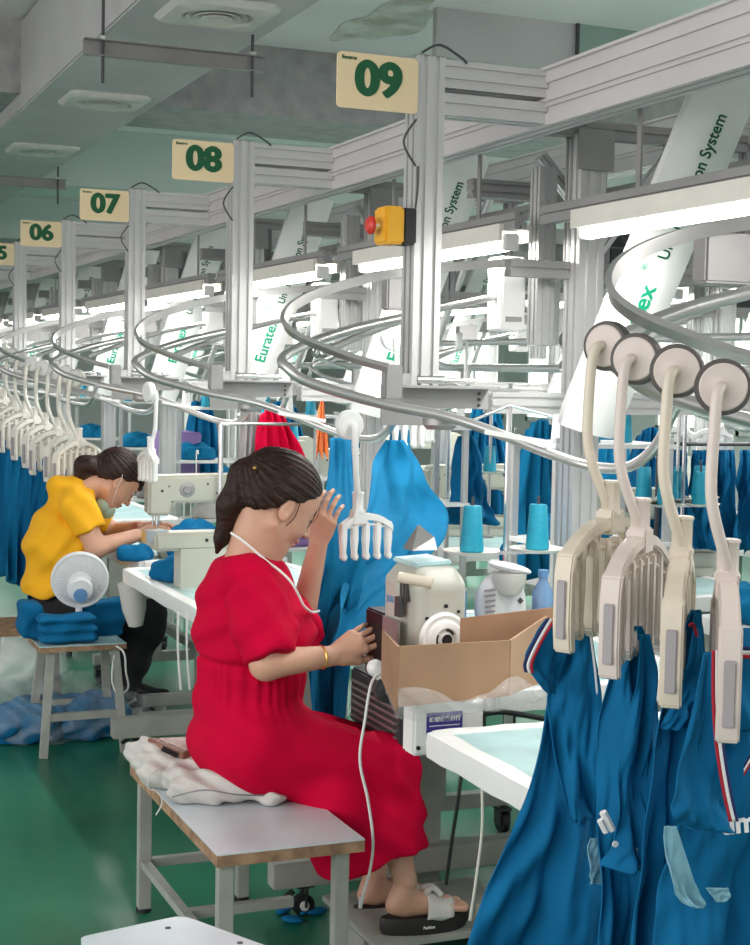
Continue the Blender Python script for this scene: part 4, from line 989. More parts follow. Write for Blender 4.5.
H2 = SDF(); hand_prims(H2, wL, PY(157, 525, Y0) - wL, (.1, .3, .9), 1, curl=(.3, .3, .35, .4), thumb=.5, s=.95); a4 = H2.mesh('h', None, None, .0028, pts_only=True)
sdf_obj('body', [a1, a2, a3, a4], [M['skin'], M['lip'], M['brow']], yel, mfy)
hair(yel, Wy, Ry, 1.04, [(Wy(-.095, 0, -.01), Wy(-.135, 0, -.06), .040, .046), (Wy(-.135, 0, -.06), Wy(-.12, 0, -.10), .044, .030), (Wy(.055, -.03, .085), Wy(.085, -.045, .045), .022, .012), (Wy(.055, .03, .085), Wy(.09, .03, .045), .022, .012)])
Q = SDF(); Q.ell(Wy(.070, 0, -.112), (.035, .045, .040), k=.01, rot=Ry); Q.ell(Wy(.03, -.02, -.12), (.03, .045, .03), k=.02, rot=Ry); mk = Q.mesh('face_mask', M['greenmask'], yel, .004)
b = MB(); b.tube(smoothpath([Wy(.05, -.052, -.09), Wy(.015, -.075, -.05), Wy(-.02, -.092, .01), Wy(-.028, -.090, .02)], 5), .0014, 6); b.build('ear_loop', M['whitek'], mk)
T = SDF()
T.cone(PY(72, 506, Y0), PY(62, 540, Y0), .115, .150, k=.03, sq=(1, 1.2, 1)); T.cone(PY(62, 540, Y0), PY(58, 592, Y0), .150, .150, k=.04, sq=(1, 1.15, 1)); T.cone(PY(76, 500, Y0 - .12), PY(80, 499, Y0 + .12), .062, k=.04)
T.cone(PY(66, 490, Y0), PY(78, 490, Y0), .075, .065, k=.03)
T.ell(PY(92, 484, Y0), (.055, .052, .035), k=.01, sub=True)
T.ops.append((lambda P, z=float(PY(58, 592, Y0)[2]): P[:, 2] - z, .006, True))
T.disp(lambda P: .008 * np.sin(P[:, 2] * 34 + P[:, 0] * 30 + P[:, 1] * 6) + .005 * np.sin(P[:, 0] * 60 - P[:, 2] * 45))
T.mesh('shirt', M['yellowt'], yel, .0075)
for (p0_, p1_, r0_, r1_) in ((sR, PY(88, 528, Y0 - .19), .080, .072), (sL, PY(100, 522, Y0 + .18), .075, .068)):
    Q = SDF(); Q.cone(p0_, p1_, r0_, r1_, k=.02); v = (p1_ - p0_) / np.linalg.norm(p1_ - p0_); Q.ops.append((lambda P, e=p1_ + v * .02, n=v: (-(P - e)) @ n, .006, True))
    Q.disp(lambda P: .005 * np.sin(P[:, 0] * 50 + P[:, 2] * 45)); Q.mesh('sleeve', M['yellowt'], yel, .0065)
K = SDF(); K.ell(PY(62, 612, Y0), (.150, .19, .13), k=.03)
kR2, kL2 = PY(148, 622, Y0 - .12), PY(150, 618, Y0 + .12)
K.cone(PY(70, 620, Y0 - .1), kR2, .10, .075, k=.04); K.cone(PY(70, 620, Y0 + .1), kL2, .10, .075, k=.04)
aR2, aL2 = PY(122, 688, Y0 - .12), PY(130, 684, Y0 + .15)
K.cone(kR2, aR2, .085, .068, k=.03); K.cone(kL2, aL2, .075, .052, k=.03)
K.disp(lambda P: .006 * np.sin(P[:, 2] * 40 + P[:, 0] * 20)); K.mesh('trousers', M['blackcloth'], yel, .008)
for an_ in (aR2, aL2):
    Q = SDF(); z = np.array([0, 0, 1.0]); x = np.array([1.0, 0, 0]); a0 = an_ - z * .05
    Q.cone(a0 - x * .03, a0 + x * .16 - z * .012, .042, .030, k=.02); Q.cone(a0 + z * .04, a0 + x * .08, .042, .03, k=.03); Q.ops.append((lambda P, z0=float(a0[2] - .035): P[:, 2] - z0, .004, True))
    so = Q.mesh('shoe', M['blackcloth'], yel, .005)
    s_ = MB(); N = 20; s_.add([tuple(a0 + x * (.06 + .14 * math.cos(2 * PI * k / N)) + np.array([0, .045 * math.sin(2 * PI * k / N), h])) for h in (-.058, -.034) for k in range(N)], [tuple(range(N))[::-1], tuple(range(N, 2 * N))] + [(k, (k + 1) % N, N + (k + 1) % N, N + k) for k in range(N)])
    s_.build('sole', M['whitep'], so)
    s_ = MB(); s_.box(a0 + x * .03 + np.array([0, -.041, .0]), (.05, .004, .02), Matrix.Rotation(-.4, 3, 'Y')); s_.build('side_flash', M['rosy'], so)

# ================================================================== BENCH, STOOLS AND WHAT LIES ON THEM
t = thing('bench', 'white topped bench with chipboard edge that the person in red sits on', 'bench', (1.2, 3.8, 0))
zb = .42; x0, x1, y0, y1 = 1.012, 1.388, 3.34, 4.22
MB().box2((x0, y0, zb - .004), (x1, y1, zb)).build('laminate_top', M['bench'], t)
MB().box2((x0, y0, zb - .032), (x1, y1, zb - .004)).build('chipboard_edge', M['chip'], t)
for lx in (x0 + .03, x1 - .05):
    for ly in (y0 + .035, y1 - .06): MB().box2((lx - .018, ly - .018, .01), (lx + .018, ly + .018, zb - .032)).build('leg', M['legpaint'], t, bevel=.002)
for ly in (y0 + .38, y1 - .06): MB().box2((x0 + .03, ly - .012, .13), (x1 - .05, ly + .012, .155)).build('cross_rail', M['legpaint'], t)
MB().box2((x0 + .018, y0 + .04, .131), (x0 + .042, y1 - .06, .154)).build('side_rail', M['legpaint'], t)
for lx in (x0 + .03, x1 - .05):
    for ly in (y0 + .035, y1 - .06): MB().cyl((lx, ly, 0), (lx, ly, .012), .022).build('rubber_foot', M['black'], t)
# foreground stool
t = thing('stool', 'white stool top at the very bottom left edge of the view', 'stool', (.76, 2.73, 0))
cs = [PZ(75, 938, .45), PZ(182, 915, .45), PZ(278, 950, .45)]; A, Bq, Cq = [Vector(c) for c in cs]; Dq = A + Cq - Bq
pts = []
for P_, N_, O_ in ((A, Bq, Dq), (Bq, Cq, A), (Cq, Dq, Bq), (Dq, A, Cq)):
    e1 = (O_ - P_).normalized() * .03; e2 = (N_ - P_).normalized() * .03
    for k in range(5): q = k / 4; pts.append(P_ + e1 * (1 - q) ** 2 + e2 * q ** 2)
s_ = MB(); n = len(pts); s_.add([(p.x, p.y, .45) for p in pts] + [(p.x, p.y, .425) for p in pts], [tuple(range(n)), tuple(range(n, 2 * n))[::-1]] + [(k, (k + 1) % n, n + (k + 1) % n, n + k) for k in range(n)]); s_.build('seat', M['bench'], t)
ctr = (A + Cq) / 2
for P_ in (A, Bq, Cq, Dq):
    p = P_ * .82 + ctr * .18; MB().bar((p.x, p.y, 0), (p.x, p.y, .425), .03).build('leg', M['legpaint'], t)
for px, py in ((168, 928), (240, 943)):
    p = PZ(px, py, .45); MB().lathe([(.006, 0), (.006, .001), (0, .0015)], (p[0], p[1], .45)).build('screw', M['dark'], t)
# folded garments and notebook on the bench
def cloth_slab(name, label, poly, z, h, m, seed, cutp=None, cat='garment'):
    S = SDF(); P_ = [np.array((x, y, z + h / 2)) for x, y in poly]
    c = sum(P_) / len(P_); S.ell(c, (max(abs(p[0] - c[0]) for p in P_) * .8, max(abs(p[1] - c[1]) for p in P_) * .8, h * .6), k=.03)
    for a, b in zip(P_, P_[1:] + P_[:1]): S.cone(a, b, h * .45, k=.03)
    S.disp(lambda P: .006 * np.sin(P[:, 1] * 50 + 4 * np.sin(P[:, 0] * 16 + seed) + P[:, 2] * 60) + .003 * np.sin(P[:, 0] * 90 + P[:, 2] * 160))
    S.cut((0, 0, z + .001), (0, 0, -1))
    if cutp is not None: S.cut(cutp, (.40, 0, 1), k=.01)
    return tag(S.mesh(name, m, None, .0045), label, cat)
cl = cloth_slab('folded_cloth', 'pale striped folded garments on the bench beside the red dress', [(1.055, 3.78), (1.27, 3.70), (1.30, 3.82), (1.07, 3.92)], zb, .078, M['stripe'], 1, cutp=(1.17, 3.8, zb + .078))
cl2 = cloth_slab('folded_cloth', 'crumpled white garment with black marks at the far end of the bench', [(1.02, 3.95), (1.12, 3.93), (1.16, 4.12), (1.03, 4.16)], zb, .085, M['stripe'], 3)
pr = MB()
for px, py, a in ((170, 752, .5), (176, 762, -.4), (168, 768, .2)):
    p = PX(px, py, 1.0); c_ = Vector((1.0, float(p[1]), float(p[2])))
    pr.box(PY(px, py, 3.925), (.05, .004, .014), Matrix.Rotation(a, 3, 'Y'))
pr.build('black_print', M['black'], cl2)
for k, y in enumerate((3.72, 3.80)):
    p0 = PY(172 + 22 * k, 800 - 4 * k, y - .02)
lines = MB()
lines.tube(smoothpath([PY(172, 797, 3.66), PY(205, 790, 3.66), PY(240, 795, 3.66), (1.31, 3.70, zb + .02)], 6), .0022, 6); lines.build('dark_seam', M['greyc'], cl)
dr = MB(); dr.tube(smoothpath([PY(160, 768, 3.74), PY(150, 776, 3.72), PY(148, 788, 3.72), PY(158, 792, 3.72), PY(162, 803, 3.72), PY(156, 815, 3.72)], 6), .002, 6); dr.build('drawstring', M['stripe'], cl)
t = thing('notebook', 'brown covered notebook lying on the white garment behind the red dress', 'notebook', (1.12, 4.0, .50))
nb = MB(); c = PY(183, 748, 4.02); Rn = Matrix.Rotation(.25, 3, 'Z') @ Matrix.Rotation(.10, 3, 'Y'); nb.box((1.13, 4.02, .505), (.15, .20, .018), Rn); nb.build('cover', M['wood'], t, bevel=.002)
nb = MB(); nb.box((1.135, 4.02, .516), (.11, .15, .004), Rn); nb.build('page_panel', M['cork'], t)

# stool with the small fan
t = thing('stool', 'grey painted wooden stool carrying the small fan and blue cloth', 'stool', (1.24, 6.1, 0))
zs = .45; c0 = (1.245, 6.12)
MB().box2((c0[0] - .18, c0[1] - .14, zs - .025), (c0[0] + .17, c0[1] + .14, zs - .004)).build('chipboard_edge', M['chip'], t)
MB().box2((c0[0] - .18, c0[1] - .14, zs - .004), (c0[0] + .17, c0[1] + .14, zs)).build('seat', M['aqua'], t)
for sx in (-1, 1):
    for sy in (-1, 1):
        MB().bar((c0[0] + sx * .13, c0[1] + sy * .102, zs - .025), (c0[0] + sx * .165, c0[1] + sy * .145, 0), .034, .03).build('leg', M['legpaint'], t)
for sy in (-1, 1): MB().bar((c0[0] - .155, c0[1] + sy * .13, .16), (c0[0] + .15, c0[1] + sy * .13, .16), .022, .03).build('rung', M['legpaint'], t)
t = thing('stool', 'stool beneath the person in the yellow shirt', 'stool', (1.10, 6.6, 0))
MB().box2((.93, 6.42, .42), (1.25, 6.76, .45)).build('seat', M['chip'], t)
for sx in (-1, 1):
    for sy in (-1, 1): MB().bar((1.09 + sx * .12, 6.59 + sy * .13, .42), (1.09 + sx * .14, 6.59 + sy * .15, 0), .03).build('leg', M['legpaint'], t)
def cloth_box(name, label, px0, py0, px1, py1, Y, dy, m, seed, lines_=0, cat='garment'):
    a = PY(px0, py0, Y); b = PY(px1, py1, Y); S = SDF(); cx = (a + b) / 2 + np.array([0, dy / 2, 0]); S.rbox(cx, (abs(b[0] - a[0]) / 2, dy / 2, abs(a[2] - b[2]) / 2), .02, k=.01)
    S.disp(lambda P: .005 * np.sin(P[:, 0] * 40 + seed + 2 * np.sin(P[:, 2] * 30)) + (.006 * np.sin(P[:, 2] * 2 * PI / (abs(a[2] - b[2]) / max(lines_, 1))) if lines_ else .004 * np.sin(P[:, 2] * 70 + P[:, 0] * 20)))
    return tag(S.mesh(name, m, None, .005), label, cat)
cloth_box('folded_garment', 'stack of folded blue fabric on the front of the fan stool', 41, 616, 97, 643, 5.99, .10, M['blue'], 1, 3)
cloth_box('folded_garment', 'blue garment draped over the left side of the fan stool', 22, 604, 44, 640, 6.10, .14, M['blue'], 2)
cloth_box('folded_garment', 'blue folded garment on the right back of the fan stool', 82, 602, 126, 636, 6.16, .10, M['blue'], 5, 2)
ft = thing('desk_fan', 'round white desk fan with blue hub on the stool behind the blue cloth', 'fan', PY(80, 612, 6.14))
fc = PY(80, 580, 6.12); n_ = np.array([-.15, -.93, -.15]); n_ /= np.linalg.norm(n_)
b = MB(); b.lathe([(.112, -.03), (.117, -.02), (.119, -.004), (.115, .006), (.110, .008)], fc, tuple(n_), 36); b.tube([tuple(Vector(fc) + Vector(n_) * .006 + (Vector(n_).orthogonal().normalized() * math.cos(a * .2094) + Vector(n_).cross(Vector(n_).orthogonal().normalized()) * math.sin(a * .2094)) * .112) for a in range(30)], .006, 8, closed=True); b.build('ring', M['fan'], ft)
g = MB(); ox = Vector(n_).orthogonal().normalized(); oy = Vector(n_).cross(ox)
for k in range(44):
    a = 2 * PI * k / 44; d0 = ox * math.cos(a) + oy * math.sin(a); a2 = a + .25; d1 = ox * math.cos(a2) + oy * math.sin(a2)
    g.tube([Vector(fc) + Vector(n_) * .024 + d0 * .035, Vector(fc) + Vector(n_) * .026 + d0 * .07, Vector(fc) + Vector(n_) * .006 + d1 * .111], .0018, 5)
g.build('grille', M['fan'], ft)
g = MB(); g.lathe([(.05, -.05), (.05, -.0), (.045, .028), (.0, .032)], fc, tuple(n_), 24); g.build('motor', M['fan'], ft)
for k in range(3):
    a = k * 2.094; d0 = ox * math.cos(a) + oy * math.sin(a); d1 = ox * math.cos(a + .9) + oy * math.sin(a + .9); f0 = Vector(fc) - Vector(n_) * .012
    bl = MB(); bl.add([f0 + d0 * .04, f0 + d0 * .098 + Vector(n_) * .01, f0 + (d0 + d1).normalized() * .102, f0 + d1 * .098 - Vector(n_) * .012, f0 + d1 * .04] + [f0 + d0 * .04 - Vector(n_) * .003, f0 + d0 * .098 + Vector(n_) * .007, f0 + (d0 + d1).normalized() * .102 - Vector(n_) * .003, f0 + d1 * .098 - Vector(n_) * .015, f0 + d1 * .04 - Vector(n_) * .003], [(0, 1, 2, 3, 4), (9, 8, 7, 6, 5), (0, 5, 6, 1), (1, 6, 7, 2), (2, 7, 8, 3), (3, 8, 9, 4), (4, 9, 5, 0)])
    bl.build('blade', M['greyc'] if False else M['bone'], ft)
hb = Vector(fc) + Vector(n_) * .045 + Vector((.0, 0, -.03))
g = MB(); g.lathe([(.052, -.06), (.052, .0), (.046, .01), (.0, .011)], hb, tuple(n_), 24); g.build('front_housing', M['fan'], ft)
g = MB(); g.lathe([(.028, .0), (.028, .008), (.0, .010)], hb + Vector(n_) * .011 + Vector((0, 0, -.016)), tuple(n_), 24); g.build('blue_hub', M['bluep'], ft)
g = MB(); g.cyl(Vector(fc) + Vector((0, .02, -.06)), (fc[0], fc[1] + .02, zs + .01), .014); g.lathe([(0, 0), (.07, 0), (.07, .015), (.03, .03), (0, .03)], (fc[0], fc[1] + .02, zs)); g.build('stand', M['fan'], ft)
cable('fan_cable', [PY(98, 640, 6.1), PY(122, 650, 5.95), PY(126, 672, 5.95), PY(128, 688, 6.0), PY(118, 694, 6.0), PY(112, 680, 6.0), PY(114, 655, 6.0)], .004, M['cable'], 'white cable looping off the right side of the fan stool', 'cable')
# clear bags of garments under the stool
def bag(label, c, r, seed, m=M['bag']):
    S = SDF(); S.ell(c, r, k=.03); S.ell(np.array(c) + [r[0] * .5, .02, -r[2] * .2], (r[0] * .7, r[1] * .8, r[2] * .7), k=.04)
    S.disp(lambda P: .014 * np.sin(P[:, 0] * 45 + 3 * np.sin(P[:, 2] * 30 + seed)) + .010 * np.sin(P[:, 2] * 60 + P[:, 0] * 35) + .008 * np.sin(P[:, 1] * 50 - P[:, 0] * 50))
    S.cut((0, 0, .004), (0, 0, -1)); return tag(S.mesh('plastic_bag', m, None, .008), label, 'bag')
bag('clear plastic bag of blue garments on the floor under the fan stool', (1.20, 6.30, .12), (.34, .19, .15), 1)
bag('clear empty plastic wrap piled left behind the fan stool', (1.10, 6.50, .28), (.17, .11, .13), 2)
heap('bagged_garment', 'dark blue garments inside the clear bag, right part', (1.33, 6.30, .0), (.16, .12), .22, M['blue'], 51)
heap('bagged_garment', 'dark blue garments inside the clear bag, left part', (1.08, 6.30, .0), (.16, .12), .22, M['blue'], 52)

# ================================================================== CARTON AND WHAT IS AROUND IT
t = thing('cardboard_box', 'open brown cardboard carton with stretch wrap round its base in front of the machine', 'box', (1.52, 3.2, .78))
fl = Vector(PY(399, 646, 3.07)); fr = Vector(PY(509, 640, 3.10)); fz = float(PY(399, 710, 3.07)[2]); frz = float(PY(505, 694, 3.1)[2])
bl = Vector(PY(384, 630, 3.42)); br_ = Vector((fr.x + .06, 3.34, fr.z)); zb_ = .735 + .03
def panel(mb, a, b, z0, z1a, z1b, th=.005, mi=0):
    a = Vector(a); b = Vector(b); n = Vector((b.y - a.y, a.x - b.x, 0)).normalized() * th
    mb.add([(a.x, a.y, z0), (b.x, b.y, z0), (b.x, b.y, z1b), (a.x, a.y, z1a)] + [(a.x + n.x, a.y + n.y, z0), (b.x + n.x, b.y + n.y, z0), (b.x + n.x, b.y + n.y, z1b), (a.x + n.x, a.y + n.y, z1a)], [(0, 1, 2, 3), (7, 6, 5, 4), (0, 4, 5, 1), (1, 5, 6, 2), (2, 6, 7, 3), (3, 7, 4, 0)], mi)
zb_ = fz + .008
b = MB(); panel(b, fl, fr, zb_, fl.z, fr.z); b.build('front_panel', M['card'], t)
b = MB(); panel(b, bl, fl, zb_ - .01, bl.z, fl.z); b.build('left_panel', M['card'], t)
far_l = Vector(PY(455, 612, 3.30)); far_r = Vector(PY(549, 606, 3.26)); 
b = MB(); panel(b, (far_l.x, 3.27, 0), (far_r.x, 3.24, 0), zb_ + .01, far_l.z - .01, far_r.z + .0); b.build('rear_panel', M['card'], t)
b = MB(); panel(b, fr, (far_r.x - .02, 3.24, 0), zb_, fr.z, far_r.z - .02); b.build('right_panel', M['cardin'], t)
b = MB(); b.add([(fl.x, fl.y, zb_ + .003), (fr.x, fr.y, zb_ + .003), (far_r.x, 3.24, zb_ + .003), (bl.x, 3.42, zb_ + .003)] + [(fl.x, fl.y, zb_), (fr.x, fr.y, zb_), (far_r.x, 3.24, zb_), (bl.x, 3.42, zb_)], [(0, 1, 2, 3), (7, 6, 5, 4), (0, 4, 5, 1), (1, 5, 6, 2), (2, 6, 7, 3), (3, 7, 4, 0)]); b.build('bottom', M['cardin'], t)
# stretch wrap skirt
loopp = [Vector((bl.x, bl.y, 0)), Vector((fl.x - .008, fl.y - .012, 0)), Vector((fr.x + .012, fr.y - .012, 0)), Vector((far_r.x + .02, 3.22, 0))]
dense = []
for a_, b_ in zip(loopp, loopp[1:]): dense += [a_ + (b_ - a_) * (k / 20) for k in range(20)]
dense.append(loopp[-1]); R_ = 12; P = np.zeros((R_, len(dense), 3))
for i in range(R_):
    for j, q in enumerate(dense):
        v = i / (R_ - 1); w_ = .006 * math.sin(j * 1.3 + i * .8) + .004 * math.sin(j * 2.9 - i * 2); P[i, j] = (q.x + w_ * .5, q.y - .004 - .012 * math.sin(v * PI) + w_, zb_ - .028 + .075 * v * (.7 + .3 * math.sin(j * .35)) + .003 * math.sin(j))
grid_mesh('stretch_wrap', P, M['wrap'], t, .0015)
# controller under the carton, with the violet label
t = thing('label_box', 'white control box with violet label under the carton', 'box', (1.5, 3.16, .7))
a_ = PY(414, 714, 3.14); b_ = PY(468, 752, 3.14)
bx_ = MB(); bx_.box2((a_[0], 3.14, b_[2] - .0), (b_[0] + .04, 3.205, zb_ - .004)); bx_.build('casing', M['whitep'], t, bevel=.006)
q0 = PY(427, 712, 3.138); q1 = PY(462, 732, 3.138); zt = float(q0[2]) - .003; lz = float(q1[2])
MB().box2((q0[0], 3.1365, lz), (q1[0], 3.139, zt)).build('label', M['purple'], t)
text('label_characters', '\u7f1d\u7eab\u8bbe\u5907\u5546\u884c', .0135, M['whitep'], t, ((q0[0] + q1[0]) / 2, 3.1355, zt - .016), (1, 0, 0), (0, 0, 1), bold=.0004)
m_ = MB(); m_.box2((q0[0] + .006, 3.1350, zt - .032), (q1[0] - .008, 3.136, zt - .030)); m_.build('label_line', M['whitep'], t)
d = MB(); d.cyl((a_[0] + .012, 3.142, b_[2] + .02), (a_[0] + .012, 3.136, b_[2] + .02), .005); d.build('screw', M['black'], t)
# plastic wrapped corner and wires below the near table
cable('pull_chain', [PY(462, 768, 3.0), PY(458, 800, 3.0), PY(452, 840, 3.02), PY(446, 884, 3.05)], .0045, M['black'], 'black pull chain hanging from the near table to the pedal', 'chain')
cable('pull_wire', [PY(482, 782, 2.9), PY(482, 830, 2.9), PY(476, 880, 2.92), PY(470, 920, 2.95)], .0035, M['bone'], 'thin pale pull wire hanging below the near table', 'wire')
# dark lever and hoses right of the label box
cable('black_hose', [PY(476, 716, 3.3), PY(500, 712, 3.3), PY(530, 716, 3.3), PY(560, 722, 3.3)], .007, M['black'], 'black hose running behind the near table top', 'hose')
# charging cable hanging before the dress
cable('charging_cable', [PY(384, 672, 3.46), PY(372, 682, 3.42), PY(365, 720, 3.40), PY(360, 760, 3.40), PY(368, 800, 3.40), PY(373, 840, 3.41), PY(370, 870, 3.42), PY(362, 898, 3.42)], .0038, M['cable'], 'white cable hanging in front of the red dress', 'cable')
pl = MB(); pl.cyl(PY(362, 896, 3.42), PY(360, 908, 3.42), .007, 10, r2=.005); tag(pl.build('cable_plug', M['whitep']), 'small white plug at the end of the hanging white cable', 'plug')
# power strip / white device with blue rim beside the cabinet
t = thing('motor_unit', 'white and blue machine motor part under the hand of the person in red', 'motor', (1.6, 3.5, .76))
c = PY(382, 673, 3.52); S = SDF(); S.cone(c - [.02, 0, -.015], c + [.04, 0, -.02], .022, .032, k=.01); S.mesh('casing', M['whitep'], t, .004)
m_ = MB(); m_.lathe([(.028, -.004), (.034, 0), (.029, .006)], c + [.01, 0, .0], (1, 0, -.3), 24); m_.build('blue_rim', M['navy'], t)
c = PY(382, 690, 3.52); m_ = MB(); m_.lathe([(.0, 0), (.03, 0), (.034, .02), (.0, .03)], c, (.2, -1, .2), 20); m_.build('dark_end', M['dark'], t)
t = MB(); a_ = PY(380, 616, 3.62); t.box2((a_[0], 3.6, .752), (a_[0] + .08, 3.72, a_[2] + .01)); o = t.build('black_motor_box', M['black'], bevel=.005); tag(o, 'small black box between the raised cloth and the pale grey machine', 'box')
# machine pedal under the sandals
t = thing('foot_pedal', 'grey metal treadle plate under the platform sandals', 'pedal', (1.7, 3.7, .03))
zp = float(anR[2]) - .135
f = MB(); f.box2((1.50, 3.52, zp - .018), (1.98, 3.92, zp)); f.build('plate', M['legpaint'], t, bevel=.003)
for x_ in (1.50, 1.94): MB().box2((x_, 3.60, 0), (x_ + .04, 3.84, zp - .018)).build('support', M['legpaint'], t)
# steel beams and casters of the machine bases on the floor
def base_beam(label, p, q, h=.07, z=.10, wdt=.06):
    t = thing('base_beam', label, 'beam', (p[0], p[1], z)); MB().bar((p[0], p[1], z), (q[0], q[1], z), wdt, h).build('tube', M['legpaint'], t, bevel=.003)
    x, y = p; w_ = MB(); w_.cyl((x + .10, y - .012, .032), (x + .10, y + .012, .032), .032, 20); w_.build('caster_wheel', M['black'], t)
    w_ = MB(); w_.cyl((x + .10, y - .018, .032), (x + .10, y + .018, .032), .014, 12); w_.build('caster_hub', M['whitep'], t)
    h_ = MB(); h_.box2((x + .075, y - .022, z - h / 2 - .006), (x + .125, y + .022, z - h / 2)); h_.bar((x + .10, y + .018, .03), (x + .105, y + .018, z - h / 2), .022, .004, up=(1, 0, 0)); h_.bar((x + .10, y - .018, .03), (x + .105, y - .018, z - h / 2), .022, .004, up=(1, 0, 0)); h_.bar((x + .07, y, .075 if z > .1 else .06), (x + .04, y, .055), .03, .005); h_.build('caster_fork', M['black'], t); return t
a_ = PZ(120, 745, .12); base_beam('grey steel base beam with caster left behind the bench', (float(a_[0]), 5.15), (float(a_[0]) + .9, 5.15), z=.15)
base_beam('grey steel base beam with caster below the shoe of the yellow shirt person', (1.34, 5.90), (2.2, 5.90), z=.12, h=.08)
a_ = PZ(303, 905, .03); base_beam('grey steel base beam with black caster beside the bench leg', (float(a_[0]) - .10, float(a_[1])), (float(a_[0]) + .75, float(a_[1]) + .0), z=.13, h=.075)
MB_r = MB(); p = PZ(300, 915, .004); [MB_r.ell((p[0] + .05 * math.cos(q_), p[1] + .04 * math.sin(q_ * 2), .010), (.035, .018, .010), rot=Matrix.Rotation(q_, 3, 'Z')) for q_ in (0, 1.3, 2.4, 3.9)]; tag(MB_r.build('cloth_scrap', M['blue']), 'dark blue cloth scrap on the floor under the black caster', 'scrap')
# bundled cover hanging from the far table
hg = MB(); hg.lathe([(0, 0), (.03, .01), (.05, .08), (.055, .15), (.06, .19), (.0, .19)], PY(136, 628, 6.05), (-.1, .0, 1), 14); o = hg.build('cloth_pouch', M['stripe']); tag(o, 'pale cloth pouch hanging under the far table edge', 'pouch')
for k, (xx, lab) in enumerate(((178, 'thin white cord hanging below the far table, left one'), (187, 'thin white cord hanging below the far table, right one'))):
    cable('hanging_cord', [PY(xx, 612, 4.9), PY(xx, 650, 4.9), PY(xx + 3, 690, 4.9)], .004, M['cable'], lab, 'cord', parent=T08)

# ================================================================== HANGERS
def make_hanger(label, mp, mw=None, mt=None, hw=.145, q=.92, clamps=True, cx=0, fingers=(-.105, -.06, -.02, .02, .06, .105)):
    "comb-shaped plastic hanger: local x is the bar direction, origin at the wheel centre"
    t = thing('conveyor_hanger', label, 'hanger', (0, 0, 0)); mw = mw or mp
    MB().lathe([(.034, -.010), (.041, -.009), (.043, -.004), (.043, .012), (.040, .018), (.030, .018)], (0, 0, 0), (0, 1, 0) if cx else (1, 0, 0), 32).build('tyre', mt or M['tyre'], t)
    MB().lathe([(.0, -.0125), (.010, -.0125), (.012, -.0115), (.034, -.0115), (.037, -.009), (.037, .009), (0, .010)], (0, 0, 0), (0, 1, 0) if cx else (1, 0, 0), 32).build('wheel', mw, t)
    r = MB(); r.tube(smoothpath([(0, -.008, 0), (0, -.024, -.002), (.001, -.03, -.02), (.004, -.03, -.1), (.010, -.028, -.17), (.022, -.018, -.225), (.022, -.016, -.26)] if cx else [(-.008, .002, .0), (-.022, .006, -.002), (-.030, .010, -.018), (-.034, .012, -.06), (-.034, .014, -.15), (-.030, .006, -.20), (-.012, -.012, -.262), (.0, -.016, -.30)], 6), .0090, 12); r.build('rod', mp, t)
    zs_ = -.254 if cx else -.292; MB().lathe([(.0, 0), (.018, 0), (.019, .004), (.0165, .008), (.0165, .048), (.020, .054), (.020, .060), (.013, .062), (0, .062)][::-1], (.022 if cx else 0, -.016, zs_ + .062), (0, 0, -1), 8).build('socket', mp, t)
    I = Matrix(((1, 0, 0, cx), (0, 0, -1, -.016), (0, 1, 0, zs_), (0, 0, 0, 1)))
    f = MB()
    if cx: I0 = I.copy(); I0[0][3] = .022; f.extr([(-.016, .012), (.016, .012), (.026, -.03), (-.026, -.03)], .034, I0)
    out = [(x, .0 - .055 * q * (abs(x) / hw) ** 2.2) for x in [hw * k / 10 for k in range(-10, 11)]]; inn = [(x, y - .020) for x, y in out][::-1]
    f.extr(out + inn, .030, I)
    f.extr([(x * .96, y - .058 * q + .02 * (abs(x) / hw) ** 2) for x, y in out] + [(x * .96, y - .048 * q + .02 * (abs(x) / hw) ** 2) for x, y in out][::-1], .016, I)
    for x in (-.11, -.075, -.04, .04, .075, .11):
        if abs(x) < hw: f.extr([(x - .004, -.012 - .055 * (abs(x) / hw) ** 2.2 * q), (x + .004, -.012 - .055 * (abs(x) / hw) ** 2.2 * q), (x + .010 * (1 if x > 0 else -1) + .004, -.07 * q), (x + .010 * (1 if x > 0 else -1) - .004, -.07 * q)], .014, I)
    if not cx: f.extr([(-.022, .012), (.022, .012), (.026, -.03), (-.026, -.03)], .034, I)
    f.build('frame', mp, t, bevel=.003)
    for s in (-1, 1):
        if not clamps: break
        c = MB(); x = s * hw; pts = [(x - s * .006, -.045), (x + s * .006, -.055), (x + s * .012, -.09), (x + s * .013, -.17), (x + s * .008, -.215), (x - s * .004, -.22), (x - s * .010, -.215), (x - s * .007, -.17), (x - s * .006, -.09)]
        c.extr(pts if s > 0 else pts[::-1], .034, I); o = c.build('clamp', mp, t, bevel=.003)
        p_ = MB(); p_.extr([(x + s * .0125, -.095), (x + s * .0165, -.098), (x + s * .0165, -.192), (x + s * .0105, -.194)], .017, I); p_.build('pad', M['pad'], o, bevel=.0015)
    for x in fingers:
        c = MB(); c.extr([(x - .009, -.04 * q), (x + .009, -.04 * q), (x + .010, -.12 * q), (x + .006, -.185 * q), (x + .013, -.200 * q), (x + .004, -.222 * q), (x - .008, -.205 * q), (x - .006, -.185 * q), (x - .010, -.12 * q)], .022, I); c.build('clip', mp, t, bevel=.003)
    return t
hspec = [((607, 346), 1.25, 210, 'cream hanger with grey wheel, leftmost of the four large hangers', 'cream'),
         ((636, 359), 1.25, 221, 'rosy hanger with grey wheel, second from left of the four large hangers', 'rosy'),
         ((677, 371), 1.25, 232, 'beige hanger with grey wheel, third of the four large hangers', 'cream'),
         ((723, 387), 1.25, 237, 'pale hanger at the right edge, nearest of the four large hangers', 'rosy')]
HG = []
protoH = {k: None for k in ('cream', 'rosy')}
